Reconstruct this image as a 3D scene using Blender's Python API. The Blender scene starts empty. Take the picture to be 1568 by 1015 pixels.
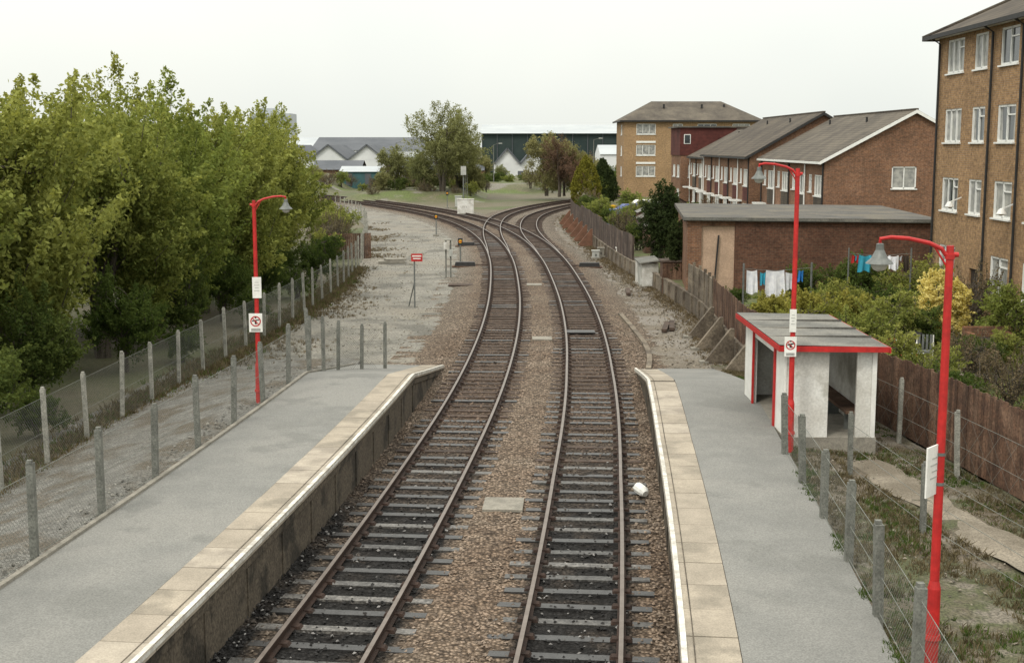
import bpy, math, random
import numpy as np
from mathutils import Vector, Matrix
random.seed(7); RNG=np.random.default_rng(7)
scene=bpy.context.scene
# ------------------------------------------------------------ camera
PITCH=math.radians(8.12); CAMH=7.2
cam=bpy.data.cameras.new('camera'); cam.lens=2000/1568*36; cam.sensor_width=36; cam.clip_end=6000; cam.clip_start=0.1
co=bpy.data.objects.new('camera',cam); scene.collection.objects.link(co)
co.location=(0,0,CAMH); co.rotation_euler=(math.pi/2-PITCH,0,0); scene.camera=co
# ------------------------------------------------------------ materials
def nodes(name):
    m=bpy.data.materials.new(name); m.use_nodes=True; nt=m.node_tree
    b=nt.nodes['Principled BSDF']; return m,nt,b
def N(nt,t,**k):
    n=nt.nodes.new(t)
    for a,v in k.items(): setattr(n,a,v)
    return n
def mixc(nt,fac,a,b,mode='MIX'):
    n=nt.nodes.new('ShaderNodeMix'); n.data_type='RGBA'; n.blend_type=mode
    for sock,v in ((n.inputs[0],fac),(n.inputs[6],a),(n.inputs[7],b)):
        if isinstance(v,bpy.types.NodeSocket): nt.links.new(v,sock)
        elif isinstance(v,(int,float)): sock.default_value=v
        else: sock.default_value=(*v,1)
    return n.outputs[2]
def ramp(nt,inp,p0,p1):
    n=nt.nodes.new('ShaderNodeMapRange'); n.inputs[1].default_value=p0; n.inputs[2].default_value=p1
    nt.links.new(inp,n.inputs[0]); return n.outputs[0]
def noise(nt,scale,detail=3,vec=None,rough=.6):
    n=nt.nodes.new('ShaderNodeTexNoise'); n.inputs['Scale'].default_value=scale; n.inputs['Detail'].default_value=detail; n.inputs['Roughness'].default_value=rough
    if vec is not None: nt.links.new(vec,n.inputs['Vector'])
    return n.outputs['Fac']
def pos(nt): return nt.nodes.new('ShaderNodeNewGeometry').outputs['Position']
def bump(nt,b,h,strength,dist=.02):
    n=nt.nodes.new('ShaderNodeBump'); n.inputs['Strength'].default_value=strength; n.inputs['Distance'].default_value=dist
    nt.links.new(h,n.inputs['Height']); nt.links.new(n.outputs[0],b.inputs['Normal'])
def mat(name,c1,c2=None,scale=6,rough=.85,bmp=0,big=None,bigscale=.4,metal=0,fine=None,spec=.3,island=0,big2=None):
    m,nt,b=nodes(name); b.inputs['Roughness'].default_value=rough; b.inputs['Metallic'].default_value=metal
    b.inputs['Specular IOR Level'].default_value=spec
    p=pos(nt)
    if c2 is None: c2=tuple(x*.8 for x in c1)
    f=noise(nt,scale,4,p); c=mixc(nt,ramp(nt,f,.35,.65),c1,c2)
    if big is not None:
        g=noise(nt,bigscale,4,p); c=mixc(nt,ramp(nt,g,.47,.60),c,big)
    if big2 is not None:
        g=noise(nt,big2[1],4,p); c=mixc(nt,ramp(nt,g,.54,.62),c,big2[0])
    if fine:
        g=noise(nt,fine[0],2,p); k=1-fine[1]
        c=mixc(nt,1.0,c,mixc(nt,ramp(nt,g,.35,.65),(k,k,k),(1+fine[1],)*3),'MULTIPLY')
    if island:
        gi=nt.nodes.new('ShaderNodeNewGeometry').outputs['Random Per Island']
        c=mixc(nt,1.0,c,mixc(nt,gi,(1-island,)*3,(1+island,1+island*.9,1+island*.8)),'MULTIPLY')
    nt.links.new(c,b.inputs['Base Color'])
    if bmp: bump(nt,b,noise(nt,(fine[0] if fine else scale*4),2,p),bmp)
    return m
def brick(name,c1,c2,mortar,big=.25):
    m,nt,b=nodes(name); b.inputs['Roughness'].default_value=.9; b.inputs['Specular IOR Level'].default_value=.15
    p=pos(nt); s=N(nt,'ShaderNodeSeparateXYZ'); nt.links.new(p,s.inputs[0])
    a=N(nt,'ShaderNodeMath',operation='ADD'); nt.links.new(s.outputs[0],a.inputs[0]); nt.links.new(s.outputs[1],a.inputs[1])
    cb=N(nt,'ShaderNodeCombineXYZ'); nt.links.new(a.outputs[0],cb.inputs[0]); nt.links.new(s.outputs[2],cb.inputs[1])
    t=N(nt,'ShaderNodeTexBrick'); nt.links.new(cb.outputs[0],t.inputs['Vector'])
    t.inputs['Color1'].default_value=(*c1,1); t.inputs['Color2'].default_value=(*c2,1); t.inputs['Mortar'].default_value=(*mortar,1)
    t.inputs['Scale'].default_value=1; t.inputs['Brick Width'].default_value=.225; t.inputs['Row Height'].default_value=.075; t.inputs['Mortar Size'].default_value=.008
    g=noise(nt,.6,4,p); k=mixc(nt,ramp(nt,g,.3,.7),(1-big,)*3,(1+big,)*3)
    g2=noise(nt,7,3,p); k2=mixc(nt,ramp(nt,g2,.3,.7),(.68,.68,.68),(1.32,1.32,1.32))
    c=mixc(nt,1.,t.outputs['Color'],k,'MULTIPLY'); c=mixc(nt,1.,c,k2,'MULTIPLY')
    nt.links.new(c,b.inputs['Base Color']); return m
def tiles(name,c1,c2,row=.3):
    m,nt,b=nodes(name); b.inputs['Roughness'].default_value=.85; b.inputs['Specular IOR Level'].default_value=.2
    p=pos(nt); s=N(nt,'ShaderNodeSeparateXYZ'); nt.links.new(p,s.inputs[0])
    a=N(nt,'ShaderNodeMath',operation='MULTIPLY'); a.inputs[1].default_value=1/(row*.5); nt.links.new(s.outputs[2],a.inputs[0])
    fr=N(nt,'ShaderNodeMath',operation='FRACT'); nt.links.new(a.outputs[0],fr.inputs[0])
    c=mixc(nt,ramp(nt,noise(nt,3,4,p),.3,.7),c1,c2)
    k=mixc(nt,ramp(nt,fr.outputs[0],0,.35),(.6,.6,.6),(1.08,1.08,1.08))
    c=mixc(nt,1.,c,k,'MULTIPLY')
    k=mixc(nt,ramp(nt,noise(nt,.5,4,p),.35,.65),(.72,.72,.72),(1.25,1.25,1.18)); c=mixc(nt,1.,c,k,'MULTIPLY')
    nt.links.new(c,b.inputs['Base Color']); return m
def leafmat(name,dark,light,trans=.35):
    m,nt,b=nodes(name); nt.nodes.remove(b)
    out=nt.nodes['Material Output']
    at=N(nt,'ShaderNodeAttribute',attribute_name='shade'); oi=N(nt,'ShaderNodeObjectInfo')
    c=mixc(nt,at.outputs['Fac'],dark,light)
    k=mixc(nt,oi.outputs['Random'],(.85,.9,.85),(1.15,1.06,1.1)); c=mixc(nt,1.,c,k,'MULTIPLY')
    d=N(nt,'ShaderNodeBsdfDiffuse'); t=N(nt,'ShaderNodeBsdfTranslucent'); mx=N(nt,'ShaderNodeMixShader'); mx.inputs[0].default_value=trans
    nt.links.new(c,d.inputs[0]); c2=mixc(nt,1.,c,(1.2,1.15,.75),'MULTIPLY'); nt.links.new(c2,t.inputs[0])
    nt.links.new(d.outputs[0],mx.inputs[1]); nt.links.new(t.outputs[0],mx.inputs[2]); nt.links.new(mx.outputs[0],out.inputs[0])
    return m
def attrmat(name,stone_scale,rough=.85,bmp=.8):
    m,nt,b=nodes(name); b.inputs['Roughness'].default_value=rough; b.inputs['Specular IOR Level'].default_value=.2
    p=pos(nt); at=N(nt,'ShaderNodeAttribute',attribute_name='col')
    v=N(nt,'ShaderNodeTexVoronoi'); v.inputs['Scale'].default_value=stone_scale; nt.links.new(p,v.inputs['Vector'])
    s=N(nt,'ShaderNodeSeparateColor'); nt.links.new(v.outputs['Color'],s.inputs[0])
    k=mixc(nt,s.outputs[0],(.4,.38,.36),(1.7,1.66,1.6)); c=mixc(nt,1.,at.outputs['Color'],k,'MULTIPLY')
    gap=mixc(nt,ramp(nt,v.outputs['Distance'],.25,.6),(1.1,1.1,1.1),(.35,.33,.3)); c=mixc(nt,1.,c,gap,'MULTIPLY')
    nt.links.new(c,b.inputs['Base Color'])
    inv=N(nt,'ShaderNodeMath',operation='SUBTRACT'); inv.inputs[0].default_value=1; nt.links.new(v.outputs['Distance'],inv.inputs[1])
    bump(nt,b,inv.outputs[0],bmp,.04); return m
M={}
M['ground']=mat('ground_soil',(.10,.09,.055),(.13,.115,.08),.8,big=(.075,.09,.035),bigscale=.06,fine=(14,.3),bmp=.5)
M['scrub']=mat('scrubby_bank',(.125,.115,.07),(.08,.09,.04),.35,big=(.09,.115,.035),bigscale=.12,fine=(5,.3),bmp=.5,big2=((.16,.15,.125),.2))
M['grass']=mat('garden_turf',(.075,.105,.03),(.11,.105,.055),.9,big=(.12,.10,.068),bigscale=.35,fine=(25,.35),bmp=.7)
M['soil']=mat('weedy_soil',(.13,.108,.08),(.085,.072,.05),1.8,big=(.07,.076,.036),bigscale=.8,fine=(24,.45),bmp=1.,big2=((.155,.138,.11),1.1))
M['asphalt']=mat('platform_asphalt',(.195,.195,.182),(.165,.166,.156),1.1,big=(.207,.205,.19),bigscale=.3,fine=(38,.2),bmp=.3,big2=((.16,.161,.15),.7))
M['yard']=mat('yard_gravel',(.205,.195,.168),(.135,.13,.112),.7,big=(.185,.17,.14),bigscale=.16,fine=(13,.38),bmp=.7,big2=((.11,.105,.09),.35))
M['gravel']=mat('grey_gravel',(.175,.17,.155),(.105,.102,.092),2.5,big=(.095,.08,.06),bigscale=.8,fine=(22,.55),bmp=1.)
M['path']=mat('tan_path',(.235,.205,.16),(.175,.155,.12),1.2,fine=(30,.3),bmp=.5,big=(.14,.12,.09),bigscale=.6)
M['dirt']=mat('brown_dirt',(.165,.142,.11),(.11,.093,.07),1.1,fine=(15,.45),bmp=.9,big=(.185,.168,.145),bigscale=.35)
M['stony']=attrmat('ballast_stone',16)
M['cope1']=mat('coping_slab_a',(.36,.315,.25),(.28,.245,.195),1.6,fine=(40,.14),bmp=.15,big=(.22,.195,.155),bigscale=.9)
M['cope2']=mat('coping_slab_b',(.39,.345,.28),(.31,.275,.225),2.3,fine=(40,.12),bmp=.15,big=(.25,.22,.18),bigscale=1.1)
M['cope3']=mat('coping_slab_c',(.32,.28,.225),(.25,.22,.175),2,fine=(40,.14),bmp=.15)
M['whiteline']=mat('worn_white_paint',(.64,.64,.59),(.38,.36,.32),5,fine=(30,.1))
M['platwall']=mat('platform_wall',(.075,.062,.046),(.13,.108,.08),1.0,big=(.035,.03,.023),bigscale=1.0,fine=(18,.35),bmp=.5)
M['concrete']=mat('concrete',(.26,.243,.205),(.17,.16,.135),3,fine=(30,.15),bmp=.3)
M['postgrey']=mat('fence_post_concrete',(.17,.175,.155),(.11,.113,.10),5,fine=(30,.25))
M['postpale']=mat('pale_concrete_post',(.33,.325,.285),(.2,.2,.175),5,fine=(30,.25))
M['mesh']=mat('galvanised_wire',(.22,.23,.21),(.15,.16,.14),8,rough=.6,metal=.2)
M['timber']=mat('fence_timber',(.10,.056,.036),(.062,.037,.026),3,big=(.135,.085,.058),bigscale=1.2,fine=(18,.35),island=.35)
M['timber2']=mat('dark_fence_timber',(.075,.055,.045),(.05,.038,.032),3,big=(.11,.085,.07),bigscale=1.2,fine=(18,.3),island=.35)
M['conwall']=mat('low_concrete_wall',(.21,.175,.13),(.125,.105,.08),1.5,big=(.09,.073,.055),bigscale=.6,fine=(14,.3),bmp=.3)
M['rust']=mat('rusty_rail',(.042,.023,.016),(.024,.015,.011),4,rough=.8,fine=(40,.2))
M['railtop']=mat('rail_head_steel',(.21,.175,.15),(.15,.12,.10),3,rough=.4,metal=.7,spec=.5)
M['sl_dark']=mat('sleeper_oily',(.035,.034,.034),(.016,.0155,.015),6,rough=.42,fine=(40,.4),bmp=.3,spec=.55)
M['sl_grey']=mat('sleeper_painted_sheen',(.115,.112,.106),(.04,.038,.036),8,rough=.5,fine=(26,.45),bmp=.4,spec=.45,island=.35)  # grey puts the sky highlights on dark, wet-looking sleeper tops into the colour
M['sl_brown']=mat('sleeper_brown',(.08,.056,.042),(.042,.031,.025),5,rough=.8,fine=(40,.3),bmp=.3,island=.3)
M['red']=mat('red_paint',(.46,.02,.018),(.36,.017,.016),3,rough=.5,spec=.4,fine=(14,.12))
M['white']=mat('white_paint',(.74,.74,.71),(.64,.64,.6),2.5,rough=.6,fine=(20,.06))
M['whitegrubby']=mat('grubby_white_paint',(.66,.66,.63),(.52,.51,.47),1.8,rough=.7,fine=(20,.1),big=(.42,.41,.37),bigscale=1.3)
M['black']=mat('black_paint',(.02,.02,.02),(.03,.03,.03),5,rough=.6)
M['galv']=mat('galvanised_steel',(.17,.18,.17),(.11,.12,.115),8,rough=.5,metal=.2)
M['glassy']=mat('lamp_glass',(.42,.42,.38),(.36,.36,.32),4,rough=.2,spec=.7)
M['felt']=mat('roof_felt',(.15,.15,.138),(.10,.10,.09),1.2,big=(.185,.18,.16),bigscale=.8,fine=(24,.22))
M['felt_dark']=mat('dark_roof_felt',(.095,.09,.08),(.065,.062,.057),.8,big=(.12,.108,.085),bigscale=.5,fine=(12,.25))
M['brick_red']=brick('red_brown_brick',(.205,.10,.055),(.135,.07,.043),(.18,.145,.11))
M['brick_flat']=brick('flats_brick',(.32,.198,.095),(.225,.134,.068),(.25,.2,.15),.15)
M['brick_yel']=brick('yellow_brown_brick',(.32,.2,.095),(.25,.155,.075),(.28,.23,.17),.12)
M['brick_dark']=brick('dark_red_brick',(.13,.06,.038),(.085,.043,.03),(.11,.085,.065))
M['render']=mat('pinkish_render',(.5,.36,.26),(.4,.29,.21),1,fine=(15,.12))
M['tile']=tiles('concrete_roof_tile',(.11,.095,.078),(.078,.068,.058))
M['tile2']=tiles('brown_roof_tile',(.09,.075,.06),(.062,.053,.045))
M['tilered']=tiles('red_hung_tile',(.105,.034,.029),(.07,.025,.023))
M['frame']=mat('window_frame_white',(.74,.75,.72),(.66,.67,.65),6,rough=.4)
M['glass']=mat('window_glass',(.025,.03,.035),(.05,.06,.065),1,rough=.08,spec=.9)
M['curtain']=mat('net_curtain',(.36,.36,.33),(.15,.155,.155),3,rough=.3,spec=.8)
M['door']=mat('dark_door',(.03,.022,.018),(.04,.03,.02),4)
M['darkgreen']=mat('dark_green_cladding',(.028,.042,.042),(.04,.055,.053),.2,rough=.8,spec=.1)
M['shedroof']=mat('pale_sheet_roof',(.40,.43,.44),(.33,.36,.38),.15,rough=.6)
M['shedwhite']=mat('white_shed_cladding',(.66,.68,.68),(.56,.58,.59),.3,rough=.6)
M['shedgrey']=mat('grey_shed_roof',(.12,.128,.14),(.09,.098,.11),.2,rough=.8,spec=.1)
M['teal']=mat('teal_cladding',(.05,.12,.13),(.04,.09,.10),.5)
M['tower']=mat('tower_block_concrete',(.42,.45,.47),(.35,.38,.40),.1)  # paled: distance haze is put into the colour
M['towerglass']=mat('tower_block_window',(.2,.23,.26),(.25,.28,.3),.1)  # lightened with the walls, haze painted into the glass tone
M['bark']=mat('tree_bark',(.1,.085,.065),(.055,.047,.038),6,fine=(30,.3))
M['leaf_w']=leafmat('leaf_willow',(.07,.10,.025),(.31,.345,.10),.4)
M['leaf_g']=leafmat('leaf_green',(.032,.06,.018),(.12,.16,.045))
M['leaf_b']=leafmat('leaf_birch',(.13,.135,.065),(.27,.28,.13))
M['leaf_d']=leafmat('leaf_ivy',(.018,.03,.014),(.06,.085,.033))
M['leaf_y']=leafmat('leaf_golden',(.14,.15,.035),(.36,.35,.09))
M['leaf_gc']=leafmat('leaf_golden_conifer',(.1,.1,.02),(.26,.25,.05))
M['leaf_r']=leafmat('leaf_bronze',(.075,.055,.045),(.17,.11,.08))
M['flower']=leafmat('flower_yellow',(.55,.44,.10),(.85,.76,.36))
M['leaf_t']=leafmat('twiggy_brown',(.075,.06,.038),(.18,.15,.09),.15)
M['blue']=mat('blue_cloth',(.03,.2,.55),(.025,.16,.45),8)
M['cyan']=mat('turquoise_cloth',(.05,.35,.5),(.04,.3,.42),8)
M['redcloth']=mat('red_cloth',(.5,.03,.03),(.4,.02,.02),8)
M['whitecloth']=mat('white_cloth',(.72,.73,.75),(.55,.57,.62),6)
M['bluepaint']=mat('blue_car_paint',(.015,.05,.25),(.012,.04,.2),2,rough=.25,spec=.6)
M['yellow']=mat('yellow_paint',(.7,.42,.02),(.6,.36,.02),4,rough=.5)
M['tyre']=mat('tyre_rubber',(.02,.02,.02),(.025,.025,.025),5)
M['greygreen']=mat('grey_cabinet_paint',(.42,.43,.4),(.33,.34,.32),3)
M['rustplate']=mat('rust_brown_plate',(.2,.1,.065),(.13,.07,.045),3)

# ------------------------------------------------------------ mesh builder
class MB:
    def __init__(s): s.v=[]; s.f=[]; s.m=[]; s.mats=[]
    def mi(s,mt):
        if mt not in s.mats: s.mats.append(mt)
        return s.mats.index(mt)
    def add(s,vs,fs,mt):
        o=len(s.v); s.v+= [tuple(map(float,p)) for p in vs]; k=s.mi(mt)
        for f in fs: s.f.append([i+o for i in f]); s.m.append(k)
    def quad(s,a,b,c,d,mt): s.add([a,b,c,d],[(0,1,2,3)],mt)
    def box(s,cx,cy,cz,sx,sy,sz,mt,rot=0,taper=1.):
        c,n=math.cos(rot),math.sin(rot); vs=[]
        for z,t in ((-.5,1.),(.5,taper)):
            for x,y in ((-.5,-.5),(.5,-.5),(.5,.5),(-.5,.5)):
                X,Y=x*sx*t,y*sy*t; vs.append((cx+X*c-Y*n,cy+X*n+Y*c,cz+z*sz))
        s.add(vs,[(3,2,1,0),(4,5,6,7),(0,1,5,4),(1,2,6,5),(2,3,7,6),(3,0,4,7)],mt)
    def box2(s,x0,x1,y0,y1,z0,z1,mt): s.box((x0+x1)/2,(y0+y1)/2,(z0+z1)/2,abs(x1-x0),abs(y1-y0),abs(z1-z0),mt)
    def prism(s,poly,axis_a,axis_b,mt):
        n=len(poly); e=Vector(axis_b)-Vector(axis_a)
        a=[Vector(p) for p in poly]; b=[p+e for p in a]
        s.add(a+b,[tuple(range(n))[::-1],tuple(range(n,2*n))]+[(i,(i+1)%n,n+(i+1)%n,n+i) for i in range(n)],mt)
    def beam(s,a,b,w,h,mt):
        a=Vector(a);b=Vector(b);d=(b-a).normalized(); up=Vector((0,0,1))
        if abs(d.z)>.95: up=Vector((0,1,0))
        r=d.cross(up).normalized()*w/2; u=r.cross(d).normalized()*h/2
        vs=[a-r-u,a+r-u,a+r+u,a-r+u,b-r-u,b+r-u,b+r+u,b-r+u]
        s.add(vs,[(3,2,1,0),(4,5,6,7),(0,1,5,4),(1,2,6,5),(2,3,7,6),(3,0,4,7)],mt)
    def tube(s,pts,rad,n,mt,cap=False):
        pts=[Vector(p) for p in pts]; vs=[]
        for i,p in enumerate(pts):
            d=(pts[min(i+1,len(pts)-1)]-pts[max(i-1,0)]).normalized(); up=Vector((0,1,0)) if abs(d.z)>.7 else Vector((0,0,1))
            r=d.cross(up).normalized(); u=r.cross(d).normalized(); R=rad[i] if hasattr(rad,'__len__') else rad
            for k in range(n):
                a=2*math.pi*k/n; vs.append(p+r*math.cos(a)*R+u*math.sin(a)*R)
        fs=[(i*n+k,i*n+(k+1)%n,(i+1)*n+(k+1)%n,(i+1)*n+k) for i in range(len(pts)-1) for k in range(n)]
        if cap: fs.append(tuple(range(n))); fs.append(tuple(range(len(pts)*n-n,len(pts)*n)))
        s.add(vs,fs,mt)
    def lathe(s,cx,cy,prof,n,mt):
        vs=[(cx+r*math.cos(2*math.pi*k/n),cy+r*math.sin(2*math.pi*k/n),z) for r,z in prof for k in range(n)]
        fs=[(i*n+k,i*n+(k+1)%n,(i+1)*n+(k+1)%n,(i+1)*n+k) for i in range(len(prof)-1) for k in range(n)]
        s.add(vs,fs,mt)
def obj_from(mb,name,off=(0,0,0),parent=None):
    me=bpy.data.meshes.new(name); o3=np.array(off)
    me.from_pydata((np.array(mb.v)-o3).tolist(),[],mb.f)
    for m in mb.mats: me.materials.append(m)
    me.polygons.foreach_set('material_index',mb.m); me.update()
    o=bpy.data.objects.new(name,me); scene.collection.objects.link(o)
    if parent: o.parent=parent
    else: o.location=off
    return o
class Thing:
    def __init__(s,name): s.name=name; s.p={}
    def __getitem__(s,k):
        if k not in s.p: s.p[k]=MB()
        return s.p[k]
    def done(s):
        av=np.array([v for m in s.p.values() for v in m.v]); lo=av.min(0); hi=av.max(0)
        off=((lo[0]+hi[0])/2,(lo[1]+hi[1])/2,lo[2])
        if len(s.p)==1: return obj_from(list(s.p.values())[0],s.name,off)
        e=bpy.data.objects.new(s.name,None); scene.collection.objects.link(e); e.location=off; e.empty_display_size=.3
        for k,m in s.p.items(): obj_from(m,s.name+'_'+k,off,e)
        return e
# ------------------------------------------------------------ survey helper: metric ground point under a sight line from the bridge
def site(px,py,z=0.):
    v=507.5-py; f=2000.; h=CAMH-z
    den=f*math.sin(PITCH)-v*math.cos(PITCH); num=f*math.cos(PITCH)+v*math.sin(PITCH)
    return (h*(px-784)/den, h*num/den)
class Cv:
    def __init__(s,pts):
        s.Y=np.array([p[0] for p in pts],float); s.X=np.array([p[1] for p in pts],float)
        s.D=np.gradient(s.X,s.Y)
    def __call__(s,y):
        y=np.asarray(y,float); i=np.clip(np.searchsorted(s.Y,y)-1,0,len(s.Y)-2)
        h=s.Y[i+1]-s.Y[i]; t=(y-s.Y[i])/h
        return (2*t**3-3*t**2+1)*s.X[i]+(t**3-2*t**2+t)*h*s.D[i]+(-2*t**3+3*t**2)*s.X[i+1]+(t**3-t**2)*h*s.D[i+1]
    def poly(s,y0,y1,step):
        ys=[y0]
        while ys[-1]<y1-1e-6:
            y=ys[-1]; sl=float(s(y+.1)-s(y-.1))/.2; ys.append(min(y1,y+step/math.sqrt(1+sl*sl)))
        ys=np.array(ys); return np.stack([s(ys),ys],1)
def normals(P):
    T=np.gradient(P,axis=0); T/=np.linalg.norm(T,axis=1)[:,None]; return T,np.stack([T[:,1],-T[:,0]],1)
def offs(P,d):
    T,n=normals(P); d=np.asarray(d,float); return P+n*(d[:,None] if d.ndim else d)
TL=Cv([(-12,-6.6),(5,-4.4),(17.5,-2.86),(27.3,-1.88),(37.9,-1.06),(47,-.62),(58,-.38),(69,-.4),(86,-.8),(104,-2.05),(122,-4.6),(136,-7.8),(155,-14.2),(180,-25.6),(215,-46),(250,-72)])
def DR(y): return np.interp(y,[5,17,28,42],[3.78,3.64,3.46,3.35])   # track interval widens through the platforms
PL=TL.poly(-12,215,.7)
PR=offs(PL,DR(PL[:,1]))
BL=Cv([(84,-.72),(94,-1.08),(104,-1.5),(112,-1.72),(122,-1.75),(136,-1.1),(150,1.0),(163,4.2),(180,10.5),(200,20)])
BR=Cv([(80,2.72),(92,2.35),(104,1.75),(113,1.5),(122,1.55),(136,2.4),(150,4.8),(163,8.2),(180,14.5),(200,24)])
FX=Cv([(-8,11.6),(10,10.5),(24,9.75),(31,9.0),(36,8.35),(42.6,7.8),(50,8.0),(56,8.2),(62,7.95),(81,6.7),(108,5.9),(125,5.7),(140,6.6),(150,8.6),(165,13.5),(190,24)])
def xL(y): return float(TL(y))
def xR(y): return float(TL(y)+DR(y))
def sweep(mb,P,prof,mats,closed=True,zf=None):
    T,n=normals(P); k=len(prof); base=len(mb.v)
    for i in range(len(P)):
        dz=0 if zf is None else zf(P[i][1])
        for l,z in prof: mb.v.append((float(P[i,0]+n[i,0]*l),float(P[i,1]+n[i,1]*l),float(z+dz)))
    for j in range(k if closed else k-1):
        j2=(j+1)%k; mt=mats[j] if isinstance(mats,(list,tuple)) else mats; kk=mb.mi(mt)
        for i in range(len(P)-1): mb.f.append([base+i*k+j,base+i*k+j2,base+(i+1)*k+j2,base+(i+1)*k+j]); mb.m.append(kk)
RAILP=[(-.034,0),(.034,0),(.036,-.035),(.012,-.05),(.012,-.135),(.07,-.15),(.07,-.165),(-.07,-.165),(-.07,-.15),(-.012,-.135),(-.012,-.05),(-.036,-.035)]
def track(name,P,zoff=0.,nearoil=True):
    t=Thing(name)
    for sgn in (-1,1):
        prof=[(l+sgn*.735,z+zoff) for l,z in RAILP]
        sweep(t['rails'],P[::2] if len(P)>200 else P,prof,[M['railtop']]+[M['rust']]*11)
    T,n=normals(P)
    for i in range(len(P)):
        x,y=P[i]; r=math.atan2(n[i,1],n[i,0])+random.uniform(-.018,.018)
        u=random.random()
        if y<30: mt=M['sl_grey'] if u<.5 else M['sl_dark']
        elif y<38: mt=M['sl_dark'] if u<.5 else M['sl_brown']
        else: mt=M['sl_brown'] if u<.85 else M['sl_dark']
        if not nearoil: mt=M['sl_brown']
        t['sleepers'].box(x+random.uniform(-.05,.05),y+random.uniform(-.03,.03),-.23+zoff+random.uniform(-.01,.008),2.5,.21,.12,mt,r)
        for s in (-1,1):
            t['chairs'].box(x+n[i,0]*s*.735,y+n[i,1]*s*.735,-.15+zoff,.34,.17,.05,M['rust'],r,.8)
    return t.done()
track('railway_track',PL); track('railway_track',PR)
track('railway_track',BL.poly(88,195,.7),-.006,False); track('railway_track',BR.poly(86,195,.7),-.006,False)
# ------------------------------------------------------------ ballast
_G={}
def nz(x,y,s,seed=0):
    if seed not in _G: _G[seed]=np.random.default_rng(seed).random((256,256))
    G=_G[seed]; X=x*s+1000; Y=y*s+1000
    xi=np.floor(X).astype(int); yi=np.floor(Y).astype(int); fx=X-xi; fy=Y-yi; fx=fx*fx*(3-2*fx); fy=fy*fy*(3-2*fy)
    g=lambda a,b:G[a%256,b%256]
    return (g(xi,yi)*(1-fx)+g(xi+1,yi)*fx)*(1-fy)+(g(xi,yi+1)*(1-fx)+g(xi+1,yi+1)*fx)*fy
def grid_obj(name,X,Y,Z,mt,col=None):
    ny,nx=X.shape; V=np.stack([X,Y,Z],-1).reshape(-1,3)
    idx=np.arange(nx*ny).reshape(ny,nx); F=np.stack([idx[:-1,:-1],idx[:-1,1:],idx[1:,1:],idx[1:,:-1]],-1).reshape(-1,4)
    me=bpy.data.meshes.new(name); me.from_pydata(V.tolist(),[],F.tolist()); me.materials.append(mt)
    me.polygons.foreach_set('use_smooth',[True]*len(me.polygons))
    if col is not None:
        a=me.color_attributes.new('col','FLOAT_COLOR','POINT'); c=np.concatenate([col.reshape(-1,3),np.ones((nx*ny,1))],1); a.data.foreach_set('color',c.ravel().astype(np.float32))
    o=bpy.data.objects.new(name,me); scene.collection.objects.link(o); return o
def ballast_col(lat,y,x):
    light=np.array([.215,.178,.142]); brown=np.array([.14,.10,.072]); dark=np.array([.014,.0135,.0135]); grey=np.array([.225,.212,.188])
    w=np.clip(nz(x,y,.8,1)*.6+nz(x,y,3,2)*.4,0,1)[...,None]
    c=brown*(1-w)+light*w
    near=np.clip((33-y+6*(nz(x,y,.5,3)-.5))/7,0,1)
    d0=np.abs(lat); d1=np.abs(lat-DR(y))
    oil=np.maximum(np.clip((1.15-d0)/.3,0,1),np.clip((1.05-d1)/.3,0,1))*near
    cess=np.clip((-0.95-lat)/.3,0,1)*near*.95
    oil=np.maximum(oil,cess)
    oil=np.clip(oil*(.78+.55*nz(x,y,2.2,5)),0,1)[...,None]
    brn=np.maximum(np.clip((1.3-d0)/.4,0,1),np.clip((1.3-d1)/.4,0,1))*np.clip((y-26)/10,0,1)*.85
    c=c*(1-brn[...,None])+np.array([.085,.06,.045])*brn[...,None]
    c=c*(1-oil)+dark*oil
    far=np.clip((y-42)/50,0,1)[...,None]; side=np.maximum(np.clip((-1.5-lat),0,1),np.clip(lat-4.8,0,1))[...,None]
    c=c*(1-side*far)+grey*side*far
    return c
Ysamp=np.concatenate([np.arange(-12,60,.14),np.arange(60,214,.6)])
cx=TL(Ysamp); P0=np.stack([cx,Ysamp],1); T0,n0=normals(P0)
lat=np.concatenate([[-3.6,-2.9,-2.4],np.arange(-2.0,5.75,.12),[5.85,6.3,6.9]])
LT,YY=np.meshgrid(lat,Ysamp); X=P0[:,0][:,None]+n0[:,0][:,None]*LT; Y=P0[:,1][:,None]+n0[:,1][:,None]*LT
Z=-.2+.035*(nz(X,Y,5,11)-.5)+.03*(nz(X,Y,1.2,12)-.5)+.03*(nz(X,Y,9,13)-.5)
Z+=np.exp(-((LT-1.67)/.5)**2)*.04
Z-=np.clip(np.maximum(-1.9-LT,LT-5.2),0,1)*.09
grid_obj('ballast_bed',X,Y,Z,M['stony'],ballast_col(LT,Y,X))
for nm,C,a,b,dz in (('ballast_bed',BL,86,200,-.012),('ballast_bed',BR,84,200,-.02)):
    ys=np.arange(a,b,.7); P=np.stack([C(ys),ys],1); T,n=normals(P); l=np.linspace(-2.6,2.6,14); L2,_=np.meshgrid(l,ys)
    X2=P[:,0][:,None]+n[:,0][:,None]*L2; Y2=P[:,1][:,None]+n[:,1][:,None]*L2; Z2=-.205+dz+.02*(nz(X2,Y2,3,4)-.5)-.06*np.clip(np.abs(L2)-1.8,0,1)
    c=np.array([.19,.165,.138])*(.8+.4*nz(X2,Y2,1,8))[...,None]; c=np.where((np.abs(L2)<1.2)[...,None],c*.55,c)
    grid_obj(nm,X2,Y2,Z2,M['stony'],c)
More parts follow.
